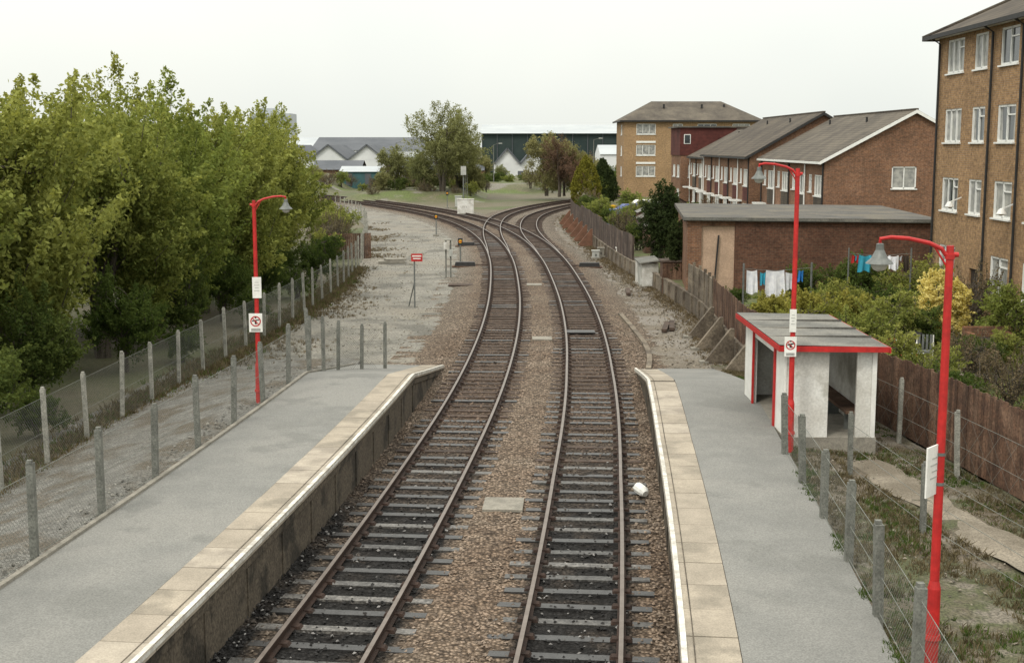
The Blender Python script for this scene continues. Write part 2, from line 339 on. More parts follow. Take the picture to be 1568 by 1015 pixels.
m,nt,b=nodes('loose_stone'); at=N(nt,'ShaderNodeAttribute',attribute_name='col'); nt.links.new(at.outputs['Color'],b.inputs['Base Color']); b.inputs['Roughness'].default_value=.75; b.inputs['Specular IOR Level'].default_value=.25; M['loose']=m
def stones(name,p,size,seed,col):
    r=np.random.default_rng(seed); n=len(p)
    base=np.array([[1,0,0],[-1,0,0],[0,1,0],[0,-1,0],[0,0,1],[0,0,-1]],float)
    V=base[None]*(.6+.6*r.random((n,6,1))); a=r.random(n)*6.28; ca,sa=np.cos(a),np.sin(a)
    Rx=V[...,0]*ca[:,None]-V[...,1]*sa[:,None]; Ry=V[...,0]*sa[:,None]+V[...,1]*ca[:,None]
    V=np.stack([Rx,Ry,V[...,2]*.7+V[...,0]*.3],-1)*(size*(.5+.8*r.random(n)))[:,None,None]+p[:,None,:]
    f=np.array([[0,2,4],[2,1,4],[1,3,4],[3,0,4],[2,0,5],[1,2,5],[3,1,5],[0,3,5]]); F=(np.arange(n)*6)[:,None,None]+f[None]
    me=bpy.data.meshes.new(name); me.from_pydata(V.reshape(-1,3).tolist(),[],F.reshape(-1,3).tolist()); me.materials.append(M['loose'])
    c=col*(.45+1.2*r.random((n,1))); c=np.repeat(np.concatenate([c,np.ones((n,1))],1),6,0)
    at=me.color_attributes.new('col','FLOAT_COLOR','POINT'); at.data.foreach_set('color',c.ravel().astype(np.float32))
    o=bpy.data.objects.new(name,me); scene.collection.objects.link(o)
r=np.random.default_rng(5); n=34000
y=13+(r.random(n)**1.3)*40; l=r.uniform(-1.9,5.5,n); c=TL(y); sl=(TL(y+.1)-TL(y-.1))/.2; nx=1/np.sqrt(1+sl**2); ny=-sl*nx
btw=(np.abs(l)<1.25)|(np.abs(l-DR(y))<1.25); keep=(~btw)|(r.random(n)<.4)
p=np.stack([c+nx*l,y+ny*l,np.full(n,-.175)+r.uniform(-.02,.01,n)],1)[keep]
colr=ballast_col(l[keep],p[:,1],p[:,0])*1.1
wet=(colr.max(1)<.05)&(r.random(len(p))<.12); colr[wet]=[.16,.155,.15]     # a few clean stones among the oily ones
stones('loose_ballast_stones',p,.036,5,colr)
# ------------------------------------------------------------ platforms
def zpL(y): return float(np.interp(y,[35.6,43.2],[0,-1.02]))
def zpR(y): return float(np.interp(y,[35.0,42.6],[0,-1.02]))
PLn=TL.poly(-12,43.2,.5); _q=TL.poly(-12,42.9,.5); PRn=offs(_q,DR(_q[:,1]))
def platform(name,P,sg,wid,zf,kerb):
    t=Thing(name); T,n=normals(P); E=1.5
    sweep(t['wall'],P,[(sg*(E+.07),-.35),(sg*(E+.07),.62),(sg*(E+.035),.63),(sg*(E+.035),.82)],M['platwall'],False,lambda y:zf(y))
    for i in range(0,len(P)-2,4):
        if P[i][1]<36: t['wall_piers'].box(P[i,0]+n[i,0]*sg*(E+.075),P[i,1]+n[i,1]*sg*(E+.075),.12,.05,.14,.95,M['platwall'],math.atan2(n[i,1],n[i,0]))
    sweep(t['surface'],P,[(sg*(E+.76),.9),(sg*(E+1.8),.905),(sg*(E+wid),.9),(sg*(E+wid+.02),-.4)],M['asphalt'],False,zf)
    cp=t['coping']; i=0
    while i<len(P)-2:
        a,bq=P[i],P[i+2]; na,nb=n[i],n[i+2]; mt=random.choice([M['cope1'],M['cope1'],M['cope2'],M['cope3']])
        g=.010; d=(bq-a)*g; W_=.75
        def pt(p,nn,l,z): return (p[0]+nn[0]*l*sg,p[1]+nn[1]*l*sg,z+zf(p[1]))
        a2=a+d;b2=bq-d; hz=random.uniform(-.004,.004)
        vs=[pt(a2,na,E,.80),pt(a2,na,E+W_,.80),pt(b2,nb,E+W_,.80),pt(b2,nb,E,.80),pt(a2,na,E,.908+hz),pt(a2,na,E+W_,.908+hz),pt(b2,nb,E+W_,.908+hz),pt(b2,nb,E,.908+hz)]
        cp.add(vs,[(0,1,2,3),(4,5,6,7),(0,1,5,4),(1,2,6,5),(2,3,7,6),(3,0,4,7)],mt); i+=2
    sweep(t['joint_bed'],P,[(sg*(E+.02),.885),(sg*(E+.76),.885)],M['platwall'],False,zf)
    sweep(t['edge_line'],P,[(sg*(E+.008),.919),(sg*(E+.085),.919)],M['whiteline'],False,zf)
    sweep(t['edge_line'],P,[(sg*(E-.003),.845),(sg*(E-.003),.905)],M['whiteline'],False,zf)
    sweep(t['scribe_line'],P,[(sg*(E+.17),.9165),(sg*(E+.185),.9165)],M['platwall'],False,zf)
    if kerb: sweep(t['back_kerb'],P,[(sg*(E+wid),.7),(sg*(E+wid),.95),(sg*(E+wid+.09),.95),(sg*(E+wid+.09),.7)],M['concrete'],False,zf)
    t.done()
platform('railway_platform',PLn,-1,3.0,zpL,True)
platform('railway_platform',PRn,1,2.68,zpR,False)

# ------------------------------------------------------------ ground sheets
g=MB(); g.quad((-2500,-200,-.30),(2500,-200,-.30),(2500,4000,-.30),(-2500,4000,-.30),M['ground']); obj_from(g,'ground')
F2=Cv([(-8,-11.6),(15,-11.3),(29.6,-10.9),(40,-10.4),(53,-9.5),(68,-9.1),(85,-9.8),(104.7,-11.6),(144.7,-19),(175,-33)])
def strip(name,ys,xa,xb,zf,mt,nx=24,amp=.03,sc=1.5):
    ys=np.asarray(ys,float); A=np.array([xa(y) for y in ys],float); Bq=np.array([xb(y) for y in ys],float); u=np.linspace(0,1,nx)
    X=A[:,None]*(1-u)+Bq[:,None]*u; Y=np.repeat(ys[:,None],nx,1); Z=np.array([[zf(y,t) for t in u] for y in ys])+amp*(nz(X,Y,sc,21)-.5)
    return grid_obj(name,X,Y,Z,mt)
strip('gravel_yard',np.arange(34,176,1.5),lambda y:float(F2(y)),lambda y:xL(y)-2.0,lambda y,u:-.285,M['yard'],20,.012)
def zlb(y,u): return -.25+(1.08+zpL(y)*1.02)*min(1,max(0,(u-.1)/.75))**1.3+(-.03 if y>42 else 0)
strip('gravel_bank',np.arange(-8,46,.6),lambda y:float(F2(y))-1.2,lambda y:xL(y)-4.58,zlb,M['gravel'],24,.08,1.2)
def zbank(y,u): return -.27+ .98*float(np.interp(y,[35,43.5],[1,0]))*(1-.28*u)
strip('weedy_bank',np.arange(-8,46,.6),lambda y:xR(y)+4.15,lambda y:float(FX(y))+.05,zbank,M['soil'],24,.11,1.3)
strip('yard_ground',np.arange(43,84,1.),lambda y:xR(y)+2.1,lambda y:float(FX(y))+.05,lambda y,u:-.262,M['dirt'],12,.02)
strip('cess_ground',np.arange(84,142,1.),lambda y:max(xR(y)+2.1,float(BR(y))+2.2),lambda y:float(FX(y))+.05,lambda y,u:-.262,M['dirt'],6,.02)
strip('garden_ground',np.arange(-8,215,2.),lambda y:float(FX(y))+.06,lambda y:70.,lambda y,u:.5,M['grass'],60,.1,.4)
def pathx(y,o): return float(np.interp(y,[-5,14,20,26,30],[12.,9.4,8.3,7.45,7.2]))+o
strip('footpath',np.arange(-5,27.5,.4),lambda y:pathx(y,-.42)+.08*math.sin(y*1.7)+.05*math.sin(y*4.1),lambda y:pathx(y,.48)+.1*math.sin(y*1.3)+.06*math.sin(y*5.3),lambda y,u:zbank(y,.6)+.05,M['path'],8,.05)
def mound(name,x0,x1,y0,y1,h,seed,mt):
    xs=np.linspace(x0,x1,50); ys=np.linspace(y0,y1,50); X,Y=np.meshgrid(xs,ys)
    u=(X-x0)/(x1-x0); v=(Y-y0)/(y1-y0); w=np.clip(np.minimum(np.minimum(u,1-u),np.minimum(v,1-v))*5,0,1); w=w*w*(3-2*w)
    Z=-.31+h*w*(.6+.6*nz(X,Y,.15,seed)); grid_obj(name,X,Y,Z,mt)
mound('scrub_mound',-24,-3.5,172,215,1.3,3,M['scrub'])
mound('scrub_mound',-52,-27,175,260,2.2,4,M['scrub'])
mound('scrub_mound',-10,8,205,245,1.8,5,M['scrub'])
n=3000; y=r.uniform(12,44,n); u=r.random(n); xa=F2(y); xb=TL(y)-4.65; z=np.array([zlb(a,b_) for a,b_ in zip(y,u)])+.01
stones('loose_gravel',np.stack([xa+(xb-xa)*u,y,z],1),.04,6,np.tile([.165,.158,.14],(n,1)))
n=2400; y=r.uniform(8,43,n); u=r.random(n); xa=TL(y)+DR(y)+4.3; xb=FX(y)-.1; z=np.array([zbank(a,b_) for a,b_ in zip(y,u)])+.01
stones('loose_rubble',np.stack([xa+(xb-xa)*u,y,z],1),.035,7,np.tile([.17,.15,.12],(n,1)))
n=2200; y=r.uniform(43,90,n); u=r.random(n)**.6; xa=TL(y)+3.35+2.4; xb=FX(y)-.2
stones('loose_rubble',np.stack([xa+(xb-xa)*u,y,np.full(n,-.25)],1),.055,8,np.tile([.15,.13,.10],(n,1)))
n=2200; y=r.uniform(44,110,n); u=r.random(n)**1.5; xa=F2(y)+.2; xb=TL(y)-2.4
stones('loose_gravel',np.stack([xa+(xb-xa)*u,y,np.full(n,-.28)],1),.045,9,np.tile([.14,.13,.10],(n,1)))

# ------------------------------------------------------------ fences
def meshfence(name,pts,H,post,spacing=2.5,mesh_sp=.075,postw=.11,wires=3):
    P=[Vector(p) for p in pts]; L=[0]
    for a,b_ in zip(P[:-1],P[1:]): L.append(L[-1]+(b_-a).length)
    def at(s):
        s=min(max(s,0),L[-1])
        for i in range(len(P)-1):
            if s<=L[i+1]+1e-9:
                t=(s-L[i])/max(1e-9,L[i+1]-L[i]); return P[i].lerp(P[i+1],t)
        return P[-1].copy()
    t=Thing(name); tot=L[-1]; k=max(1,round(tot/spacing))
    for i in range(k+1):
        p=at(tot*i/k); lean=random.uniform(-.06,.06); h=H+random.uniform(-.03,.14)
        mb=t['posts']; mb.beam((p.x,p.y,p.z-.3),(p.x+lean,p.y+random.uniform(-.04,.04),p.z+h),postw,postw,post)
        mb.beam((p.x+lean,p.y,p.z+h),(p.x+lean,p.y,p.z+h+.05),postw*.7,postw*.7,post)
    m=t['mesh']; up=Vector((0,0,1)); H2=H-.08; w=.0035
    s=0
    while s<tot:
        for sg in (1,-1):
            a=at(s if sg>0 else s+H2); b_=at(s+H2 if sg>0 else s)
            if s+H2>tot+.01: continue
            a=a+up*.03; b_=b_+up*H2
            q=(b_-a).normalized(); tdir=Vector((q.x,q.y,0)).normalized()
            side=(tdir*(-q.z)+up*math.hypot(q.x,q.y)).normalized()*w
            m.quad(a-side,a+side,b_+side,b_-side,M['mesh'])
        s+=mesh_sp*1.414
    for j in range(wires):
        z=.05+(H2-.05)*j/(wires-1); st=0
        while st<tot-.01:
            e=min(tot,st+1.25); m.beam(at(st)+up*z,at(e)+up*z,.007,.007,M['mesh']); st=e
    return t.done()
pl=[(p[0],p[1],.9) for p in offs(TL.poly(-6,36.5,1.2),-4.66)]
meshfence('chain_link_fence',pl,1.42,M['postgrey'],2.55,.06)
e=pl[-1]
meshfence('chain_link_fence',[e,(e[0]+.6,38.6,.25),(-3.95,40.0,.05)],1.6,M['postgrey'],.95,.06,.1)
meshfence('chain_link_fence',[(float(F2(y)),y,-.27) for y in np.arange(12,60,2.)],1.75,M['postpale'],2.6,.07,.1)
meshfence('chain_link_fence',[(float(F2(y)),y,-.27) for y in np.arange(60,150,3.)],1.7,M['postpale'],2.7,.14,.09)
q_=TL.poly(4,27.0,1.2); q_=offs(q_,DR(q_[:,1])+np.interp(q_[:,1],[10,27],[4.3,4.1]))
meshfence('chain_link_fence',[(p[0],p[1],.9) for p in q_],1.15,M['postgrey'],2.35,.06,.12)
meshfence('wire_fence',[(float(FX(y))-.45,y,zbank(y,.85)) for y in np.arange(8,34,2.)],1.35,M['postpale'],3.1,.5,.09,wires=3)
meshfence('wire_fence',[(6.8,25.6,.75),(7.0,22.,.75),(7.6,18.,.72),(8.4,14.,.72)],1.0,M['postgrey'],3.7,3.,.09,wires=3)
def boardfence(name,y0,y1,zb,H,mt,C=FX,bw=.12):
    t=Thing(name); P=C.poly(y0,y1,bw+.004); T,n=normals(P); wob=random.uniform(0,6)
    for i in range(len(P)):
        r_=math.atan2(T[i,1],T[i,0]); h=H+random.uniform(-.03,.03)+.03*math.sin(P[i,1]*.9+wob)
        t['boards'].box(P[i,0]+random.uniform(-.01,.01),P[i,1],zb+h/2,bw,.02,h,mt,r_)
    Q=C.poly(y0,y1,2.4)
    for i in range(len(Q)):
        t['posts'].box(Q[i,0]+.06,Q[i,1],zb+H/2-.02,.1,.1,H-.05,mt)
    for z in (.25,H-.3):
        for a,b_ in zip(Q[:-1],Q[1:]): t['rails'].beam((a[0]+.04,a[1],zb+z),(b_[0]+.04,b_[1],zb+z),.05,.09,mt)
    t.done()
boardfence('timber_fence',2,37.5,.5,1.75,M['timber'])
boardfence('timber_fence',37.7,52,.55,1.35,M['timber'])
boardfence('timber_fence',76,92,.55,1.45,M['timber2'],bw=.2)
boardfence('timber_fence',92.2,111,.55,1.62,M['timber2'],bw=.2)
boardfence('timber_fence',111.2,142,.55,1.4,M['timber2'],bw=.2)
w=Thing('concrete_retaining_wall'); P=FX.poly(34,142,1.0)
sweep(w['wall'],P,[(-.12,-.4),(-.10,.48),(-.12,.5),(-.12,.56),(.1,.56),(.1,-.4)],M['conwall'],True)
T,n=normals(P)
for i in range(0,len(P),2): w['piers'].box(P[i,0]-n[i,0]*.14,P[i,1]-n[i,1]*.14,.1,.1,.22,.9,M['conwall'],math.atan2(n[i,1],n[i,0]))
w.done()
w=Thing('concrete_panel_fence'); P=FX.poly(52.2,59.6,1.5)
for a,b_ in zip(P[:-1],P[1:]):
    w['posts'].box(a[0],a[1],1.2,.12,.12,1.6,M['conwall'])
    for k in range(4): w['panels'].beam((a[0],a[1]+.06,.73+k*.32),(b_[0],b_[1]-.06,.73+k*.32),.05,.3,M['conwall'])
w.done()
def buttress(x,y,mt,s=1.):
    t=Thing('raking_buttress'); mb=t['prop']
    mb.prism([(x,y-.11,-.3),(x-1.0*s,y-.11,-.3),(x-1.0*s,y-.11,-.18),(x-.12,y-.11,.95*s),(x,y-.11,.95*s)],(0,0,0),(0,.22,0),mt)
    mb.box(x-1.02*s,y,-.24,.3,.4,.14,M['concrete']); t.done()
for y in (41.5,44.5,47.5,50.5): buttress(float(FX(y))-.15,y,M['conwall'])
for y in (97,102,107,112,118,124): buttress(float(FX(y))-.15,y,M['rustplate'],1.1)
# ------------------------------------------------------------ lamps
def ringsign(mb,x,y,z,w,h,rot):
    c,s=math.cos(rot),math.sin(rot)
    mb.box(x,y,z,w,.02,h,M['white'],rot)
    def q(u,v,d): return (x+u*c+d*s,y+u*s-d*c,z+v)
    n=20; r1=w*.4; r0=w*.31
    for k in range(n):
        a,b_=2*math.pi*k/n,2*math.pi*(k+1)/n
        mb.quad(q(r0*math.cos(a),r0*math.sin(a)+h*.08,.014),q(r1*math.cos(a),r1*math.sin(a)+h*.08,.014),q(r1*math.cos(b_),r1*math.sin(b_)+h*.08,.014),q(r0*math.cos(b_),r0*math.sin(b_)+h*.08,.014),M['red'])
    mb.quad(q(-r0*.75,r0*.6+h*.08,.018),q(-r0*.6,r0*.75+h*.08,.018),q(r0*.75,-r0*.6+h*.08,.018),q(r0*.6,-r0*.75+h*.08,.018),M['red'])
    mb.quad(q(-.02,-r0*.7+h*.08,.013),q(.03,-r0*.7+h*.08,.013),q(.02,r0*.3+h*.08,.013),q(-.03,r0*.3+h*.08,.013),M['black'])
    mb.quad(q(-.08*w/.3,-.01+h*.08,.0125),q(.08*w/.3,.02+h*.08,.0125),q(.08*w/.3,.05+h*.08,.0125),q(-.08*w/.3,.02+h*.08,.0125),M['black'])
    mb.box(*q(0,h*.2+h*.08,.0125),w*.12,.005,w*.12,M['black'],rot)
    for k in range(3): mb.box(*q(0,-h*.33-k*h*.05,.012),w*.7,.004,h*.02,M['black'],rot)
def lamp(x,y,H,dirx,arm,boards):
    t=Thing('platform_lamp'); z0=.86; zt=z0+H
    t['pole'].tube([(x,y,z0-.3),(x,y,z0+.25),(x,y,z0+.9),(x,y,z0+1.0),(x,y,zt-.12),(x,y,zt)],[.085,.085,.08,.058,.046,.044],14,M['red'],True)
    t['pole'].tube([(x,y,z0+.25),(x,y,z0+.31)],[.11,.1],12,M['red'],True)
    t['pole'].tube([(x,y,zt-.16),(x,y,zt-.10)],[.06,.06],12,M['red'],True)
    pts=[(x-dirx*.1,y,zt-.11),(x+dirx*.06,y,zt-.1),(x+dirx*.1,y,zt-.04),(x+dirx*.3*arm,y,zt+.03),(x+dirx*.6*arm,y,zt+.085),(x+dirx*.85*arm,y,zt+.10),(x+dirx*arm,y,zt+.08),(x+dirx*arm,y,zt+.0)]
    t['arm'].tube(pts,[.03,.03,.028,.026,.025,.024,.024,.024],8,M['red'],True)
    t['arm'].tube([(x,y,zt-.3),(x+dirx*.22*arm,y,zt-.02)],.012,6,M['red'])
    lx=x+dirx*arm
    t['lantern'].lathe(lx,y,[(.02,zt+.03),(.045,zt+.02),(.05,zt-.05),(.07,zt-.09),(.1,zt-.15),(.155,zt-.2),(.165,zt-.215),(.15,zt-.215),(.05,zt-.17),(0,zt-.17)],18,M['galv'])
    t['bowl'].lathe(lx,y,[(.1,zt-.205),(.1,zt-.24),(.075,zt-.285),(.03,zt-.305),(0,zt-.307)],14,M['glassy'])
    for kind,bz,bw,bh,rot,off in boards:
        if kind=='plain':
            t['notice_board'].box(x+off,y-.07,bz,bw,.02,bh,M['white'],rot)
            for k in range(4): t['notice_board'].box(x+off+.013*math.sin(rot),y-.07-.013*math.cos(rot),bz+bh*(.25-.13*k),bw*.6*(1 if k%2 else .7),.004,bh*.03,M['greygreen'],rot)
        else: ringsign(t['warning_sign'],x+off,y-.08,bz,bw,bh,rot)
        for dz in (-bh*.3,bh*.3): t['brackets'].tube([(x,y,bz+dz-.02),(x,y,bz+dz+.02)],.062,10,M['galv'])
    t.done()
lamp(-6.32,32.1,5.0,1,.78,[('plain',3.72,.22,.52,0,0.03),('ring',2.85,.33,.46,0,-.02)])
lamp(5.92,27.25,5.86,-1,.8,[('plain',3.55,.14,.48,-.1,-.02),('ring',3.0,.25,.42,0,-.06)])
lamp(5.24,15.6,5.15,-1,.84,[('plain',3.28,.46,.62,.85,-.09)])
# ------------------------------------------------------------ shelter
t=Thing('platform_shelter'); x0,x1,y0,y1=5.95,7.9,27.9,32.9; zb=.88; zt=2.82
t['base'].box2(x0-.02,x1+.03,y0-.05,y1+.05,.2,.893,M['concrete'])
t['front_wall'].box2(x0,x0+.92,y0,y0+.08,zb,zt,M['whitegrubby'])
t['front_wall'].box2(x1-.42,x1-.1,y0+.0,y0+.08,zb,zt,M['whitegrubby'])
t['back_wall'].box2(x1-.08,x1,y0,y1,zb,zt,M['whitegrubby'])
t['end_wall'].box2(x0,x1-.082,y1-.08,y1,zb,zt,M['whitegrubby'])
t['track_wall'].box2(x0,x0+.08,y0+.082,y0+1.1,zb,zt,M['white'])
t['track_wall'].box2(x0,x0+.08,y1-1.2,y1-.082,zb,zt,M['white'])
t['track_wall'].box2(x0,x0+.08,y0+1.1,y1-1.2,2.55,zt,M['white'])
for yy in (y0-.02,y0+1.1,y1-1.3): t['posts'].box2(x0-.05,x0+.0-.003,yy,yy+.09,zb,zt,M['red'] if yy>y0 else M['white'])
t['posts'].box2(x1-.10,x1+.0,y0-.04,y0-.003,zb,zt,M['white'])
t['bench'].box2(x1-.5,x1-.1,y0+.5,y1-.5,1.3,1.36,M['timber'])
for yy in (y0+.8,y0+2.5,y1-.8): t['bench'].box2(x1-.45,x1-.15,yy,yy+.06,zb,1.298,M['galv'])
rx0,rx1,ry0,ry1=x0-.22,x1+.18,y0-.28,y1+.2
t['roof'].add([(rx0,ry0,2.97),(rx1,ry0,2.92),(rx1,ry1,2.92),(rx0,ry1,2.97),(rx0,ry0,2.83),(rx1,ry0,2.83),(rx1,ry1,2.83),(rx0,ry1,2.83)],[(0,1,2,3),(4,5,6,7),(1,2,6,5),(2,3,7,6)],M['felt'])
for a,b_ in (((rx0,ry0,2.885),(rx1,ry0,2.865)),((rx0-.0,ry0-.02,2.885),(rx0,ry1+.0,2.885)),((rx1+.02,ry0-.02,2.85),(rx1+.02,ry1,2.85))): t['fascia'].beam(a,b_,.03,.12,M['red'])
for k in range(1,4): t['roof'].box2(rx0+.02,rx1-.02,ry0+k*1.35,ry0+k*1.35+.03,2.93,2.972,M['felt_dark'])
t.done()
# ------------------------------------------------------------ buildings
def wall(t,o,u,W,H,ops,nrm,mt,rec=.11,sill=True):
    us=sorted({0,W,*[a for q in ops for a in (q[0],q[2])]}); vs=sorted({0,H,*[a for q in ops for a in (q[1],q[3])]})
    def pt(a,b_,d=0): return (o[0]+u[0]*a+nrm[0]*d,o[1]+u[1]*a+nrm[1]*d,o[2]+b_)
    mb=t['walls']
    for i in range(len(us)-1):
        for j in range(len(vs)-1):
            cu,cv=(us[i]+us[i+1])/2,(vs[j]+vs[j+1])/2
            if any(q[0]<cu<q[2] and q[1]<cv<q[3] for q in ops): continue
            mb.quad(pt(us[i],vs[j]),pt(us[i+1],vs[j]),pt(us[i+1],vs[j+1]),pt(us[i],vs[j+1]),mt)
    for q in ops:
        a,b_,c,d=q[:4]; kind=q[4] if len(q)>4 else 'w'
        for (p1,p2) in (((a,b_),(c,b_)),((c,b_),(c,d)),((c,d),(a,d)),((a,d),(a,b_))):
            mb.quad(pt(*p1),pt(*p2),pt(*p2,-rec),pt(*p1,-rec),mt)
        if kind=='w':
            gm=M['curtain'] if random.random()<.45 else M['glass']
            t['glass'].quad(pt(a,b_,-rec+.02),pt(c,b_,-rec+.02),pt(c,d,-rec+.02),pt(a,d,-rec+.02),gm)
            if gm is M['glass'] and random.random()<.6:
                t['curtains'].quad(pt(a,b_,-rec+.024),pt(a+(c-a)*.22,b_,-rec+.024),pt(a+(c-a)*.16,d,-rec+.024),pt(a,d,-rec+.024),M['curtain'])
                t['curtains'].quad(pt(c,b_,-rec+.024),pt(c-(c-a)*.22,b_,-rec+.024),pt(c-(c-a)*.16,d,-rec+.024),pt(c,d,-rec+.024),M['curtain'])
            fr=t['windows']; fw=.075
            def bar(p,q2,w_):
                A=Vector(pt(*p,-rec+.05)); B_=Vector(pt(*q2,-rec+.05)); vert=abs(A.z-B_.z)>.01
                fr.beam(A,B_,w_ if vert else .06,.06 if vert else w_,M['frame'])
            h=fw/2
            bar((a,b_+h),(c,b_+h),fw); bar((a,d-h),(c,d-h),fw); bar((a+h,b_),(a+h,d),fw); bar((c-h,b_),(c-h,d),fw)
            nm=2 if c-a<1.9 else 3
            for k in range(1,nm): bar((a+(c-a)*k/nm,b_),(a+(c-a)*k/nm,d),.06)
            if random.random()<.6: bar((a,d-.35),(a+(c-a)/nm,d-.35),.05)
            if sill: fr.beam(pt(a-.06,b_-.03,.03),pt(c+.06,b_-.03,.03),.1,.06,M['frame'])
        else:
            t['doors'].quad(pt(a,b_,-rec+.02),pt(c,b_,-rec+.02),pt(c,d,-rec+.02),pt(a,d,-rec+.02),M['door'] if kind=='d' else M['frame'])
t=Thing('brick_flats'); xf=17.3; ya,yb=30.,54.; W=yb-ya
ops=[]
for zs in (9.98,7.3,4.62,1.95):
    for cy,w_ in ((51.9,1.9),(49.1,1.35),(46.3,1.7),(43.2,1.9),(40.,1.5),(36.,1.9),(33,1.9)):
        ops.append((cy-w_/2-ya,zs-.5,cy+w_/2-ya,zs+.8))
ops=[q for q in ops if not (q[1]<2 and abs((q[0]+q[2])/2+ya-49.1)<1)]
ops.append((48.3-ya,0.,49.3-ya,2.1,'d'))
wall(t,(xf,ya,.5),(0,1),W,10.95,ops,(-1,0),M['brick_flat'])
wall(t,(xf,yb,.5),(1,0),12,10.95,[(4,1.5,6,2.8),(4,4.2,6,5.5),(4,6.8,6,8.1),(4,9.4,6,10.7)],(0,1),M['brick_flat'])
wall(t,(xf,ya,.5),(1,0),12,10.95,[],(0,-1),M['brick_flat'])
wall(t,(xf+12,ya,.5),(0,1),W,10.95,[],(1,0),M['brick_flat'])
e=.5; zt=11.5; rx0,rx1,ry0,ry1=xf-e,xf+12+e,ya-e,yb+e; rh=3.2; cxm=(rx0+rx1)/2; hw=(rx1-rx0)/2
t['roof'].add([(rx0,ry0,zt),(rx1,ry0,zt),(rx1,ry1,zt),(rx0,ry1,zt),(cxm,ry0+hw,zt+rh),(cxm,ry1-hw,zt+rh)],[(0,1,4),(1,2,5,4),(2,3,5),(3,0,4,5)],M['tile2'])
t['soffit'].quad((rx0,ry0,zt-.08),(rx1,ry0,zt-.08),(rx1,ry1,zt-.08),(rx0,ry1,zt-.08),M['frame'])
for a,b_ in (((rx0,ry0),(rx0,ry1)),((rx0,ry1),(rx1,ry1)),((rx0,ry0),(rx1,ry0))): t['gutter'].beam((a[0],a[1],zt-.05),(b_[0],b_[1],zt-.05),.1,.16,M['black'])
t['hip_tiles'].beam((rx0,ry1,zt+.03),(cxm,ry1-hw,zt+rh+.03),.2,.08,M['tile2'])
for yy,z0 in ((47.75,.6),(44.9,.6),(53.6,.6)): t['drainpipe'].tube([(xf-.09,yy,z0),(xf-.09,yy,11.2),(xf-.4,yy,11.4)],.05,6,M['black'])
for yy,zz in ((50.5,4.9),(45.1,4.9)):
    t['wall_light'].lathe(xf-.45,yy,[(.02,zz+.15),(.1,zz+.1),(.18,zz-.05),(.0,zz-.12)],10,M['frame']); t['wall_light'].beam((xf,yy,zz+.3),(xf-.45,yy,zz+.12),.04,.04,M['frame'])
t.done()
def terrace(y0,y1,xe,xr,ze,zr,zb,gable_window=False,roofm=None,seed=0,verge=None):
    t=Thing('brick_terrace_houses'); roofm=roofm or M['tile']; xb=xr+(xr-xe); L=y1-y0; n=max(1,round(L/5.2)); hw=L/n
    ops=[]
    for k in range(n):
        a=k*hw
        ops+= [(a+.5,3.55,a+2.6,4.85),(a+3.3,3.75,a+4.2,4.85),(a+.5,.9,a+2.7,2.2),(a+3.3,0.02,a+4.2,2.1,'wd' if k%2 else 'd')]
    wall(t,(xe,y0,zb),(0,1),L,ze-zb,ops,(-1,0),M['brick_red'])
    wo=[(4.1,4.06,5.6,5.4)] if gable_window else []
    Wd=xb-xe
    wall(t,(xe,y0,zb),(1,0),Wd,ze-zb,wo,(0,-1),M['brick_red']); wall(t,(xe,y1,zb),(1,0),Wd,ze-zb,[],(0,1),M['brick_red'])
    for yy in (y0,y1): t['walls'].add([(xe,yy,ze),(xb,yy,ze),(xr,yy,zr-.03)],[(0,1,2)],M['brick_red'])
    wall(t,(xb,y0,zb),(0,1),L,ze-zb,[],(1,0),M['brick_red'])
    sl=(zr-ze)/(xr-xe); ov=.35; th=.12; r0=y0-.22; r1=y1+.02; vm=verge or M['frame']
    for sg,xx in ((-1,xe-ov),(1,xb+ov)):
        ze2=ze-sl*ov
        t['roof'].prism([(xx,r0,ze2),(xr,r0,zr),(xr,r0,zr+th),(xx,r0,ze2+th)],(0,0,0),(0,r1-r0,0),roofm)
        t['bargeboard'].prism([(xx,r0-.05,ze2-.10),(xr,r0-.05,zr-.10),(xr,r0-.05,zr+th-.02),(xx,r0-.05,ze2+th-.02)],(0,0,0),(0,.045,0),vm)
    t['gutter'].beam((xe-ov-.03,r0,ze-sl*ov+.0),(xe-ov-.03,r1,ze-sl*ov+.0),.1,.14,M['black'] if seed else M['frame'])
    t['ridge'].beam((xr,r0,zr+th+.02),(xr,r1,zr+th+.02),.22,.1,M['tile2'])
    for k in range(n+1):
        t['drainpipe'].tube([(xe-.07,y0+.15+k*(L-.3)/n,zb),(xe-.07,y0+.15+k*(L-.3)/n,ze)],.05,6,M['frame'] if k%2 else M['black'])
    for k in range(n):
        a=y0+k*hw
        t['porch'].box2(xe-.8,xe-.003,a+3.0,a+4.5,zb+2.3,zb+2.42,M['frame'])
        t['hung_tiles'].box2(xe-.04,xe-.003,a+.5,a+2.6,zb+2.45,zb+3.45,M['tilered'] if seed%2 else M['tile2'])
        if k%2: t['roof_vents'].box(xr-1.2,a+1.5,zr-sl*1.2+.25,.12,.12,.4,M['black'])
    t.done()
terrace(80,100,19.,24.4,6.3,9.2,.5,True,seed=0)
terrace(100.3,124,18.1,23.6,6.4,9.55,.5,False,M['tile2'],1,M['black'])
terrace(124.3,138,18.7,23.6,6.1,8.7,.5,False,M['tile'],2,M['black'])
t=Thing('tile_hung_house')
wall(t,(17.8,139,.5),(1,0),7,5.6,[(.8,3.3,2.6,4.6)],(0,-1),M['brick_red']); wall(t,(17.8,139,.5),(0,1),8,5.6,[(1,3.3,3,4.6),(4.5,3.3,6.5,4.6),(1,.8,3,2.1)],(-1,0),M['brick_red'])
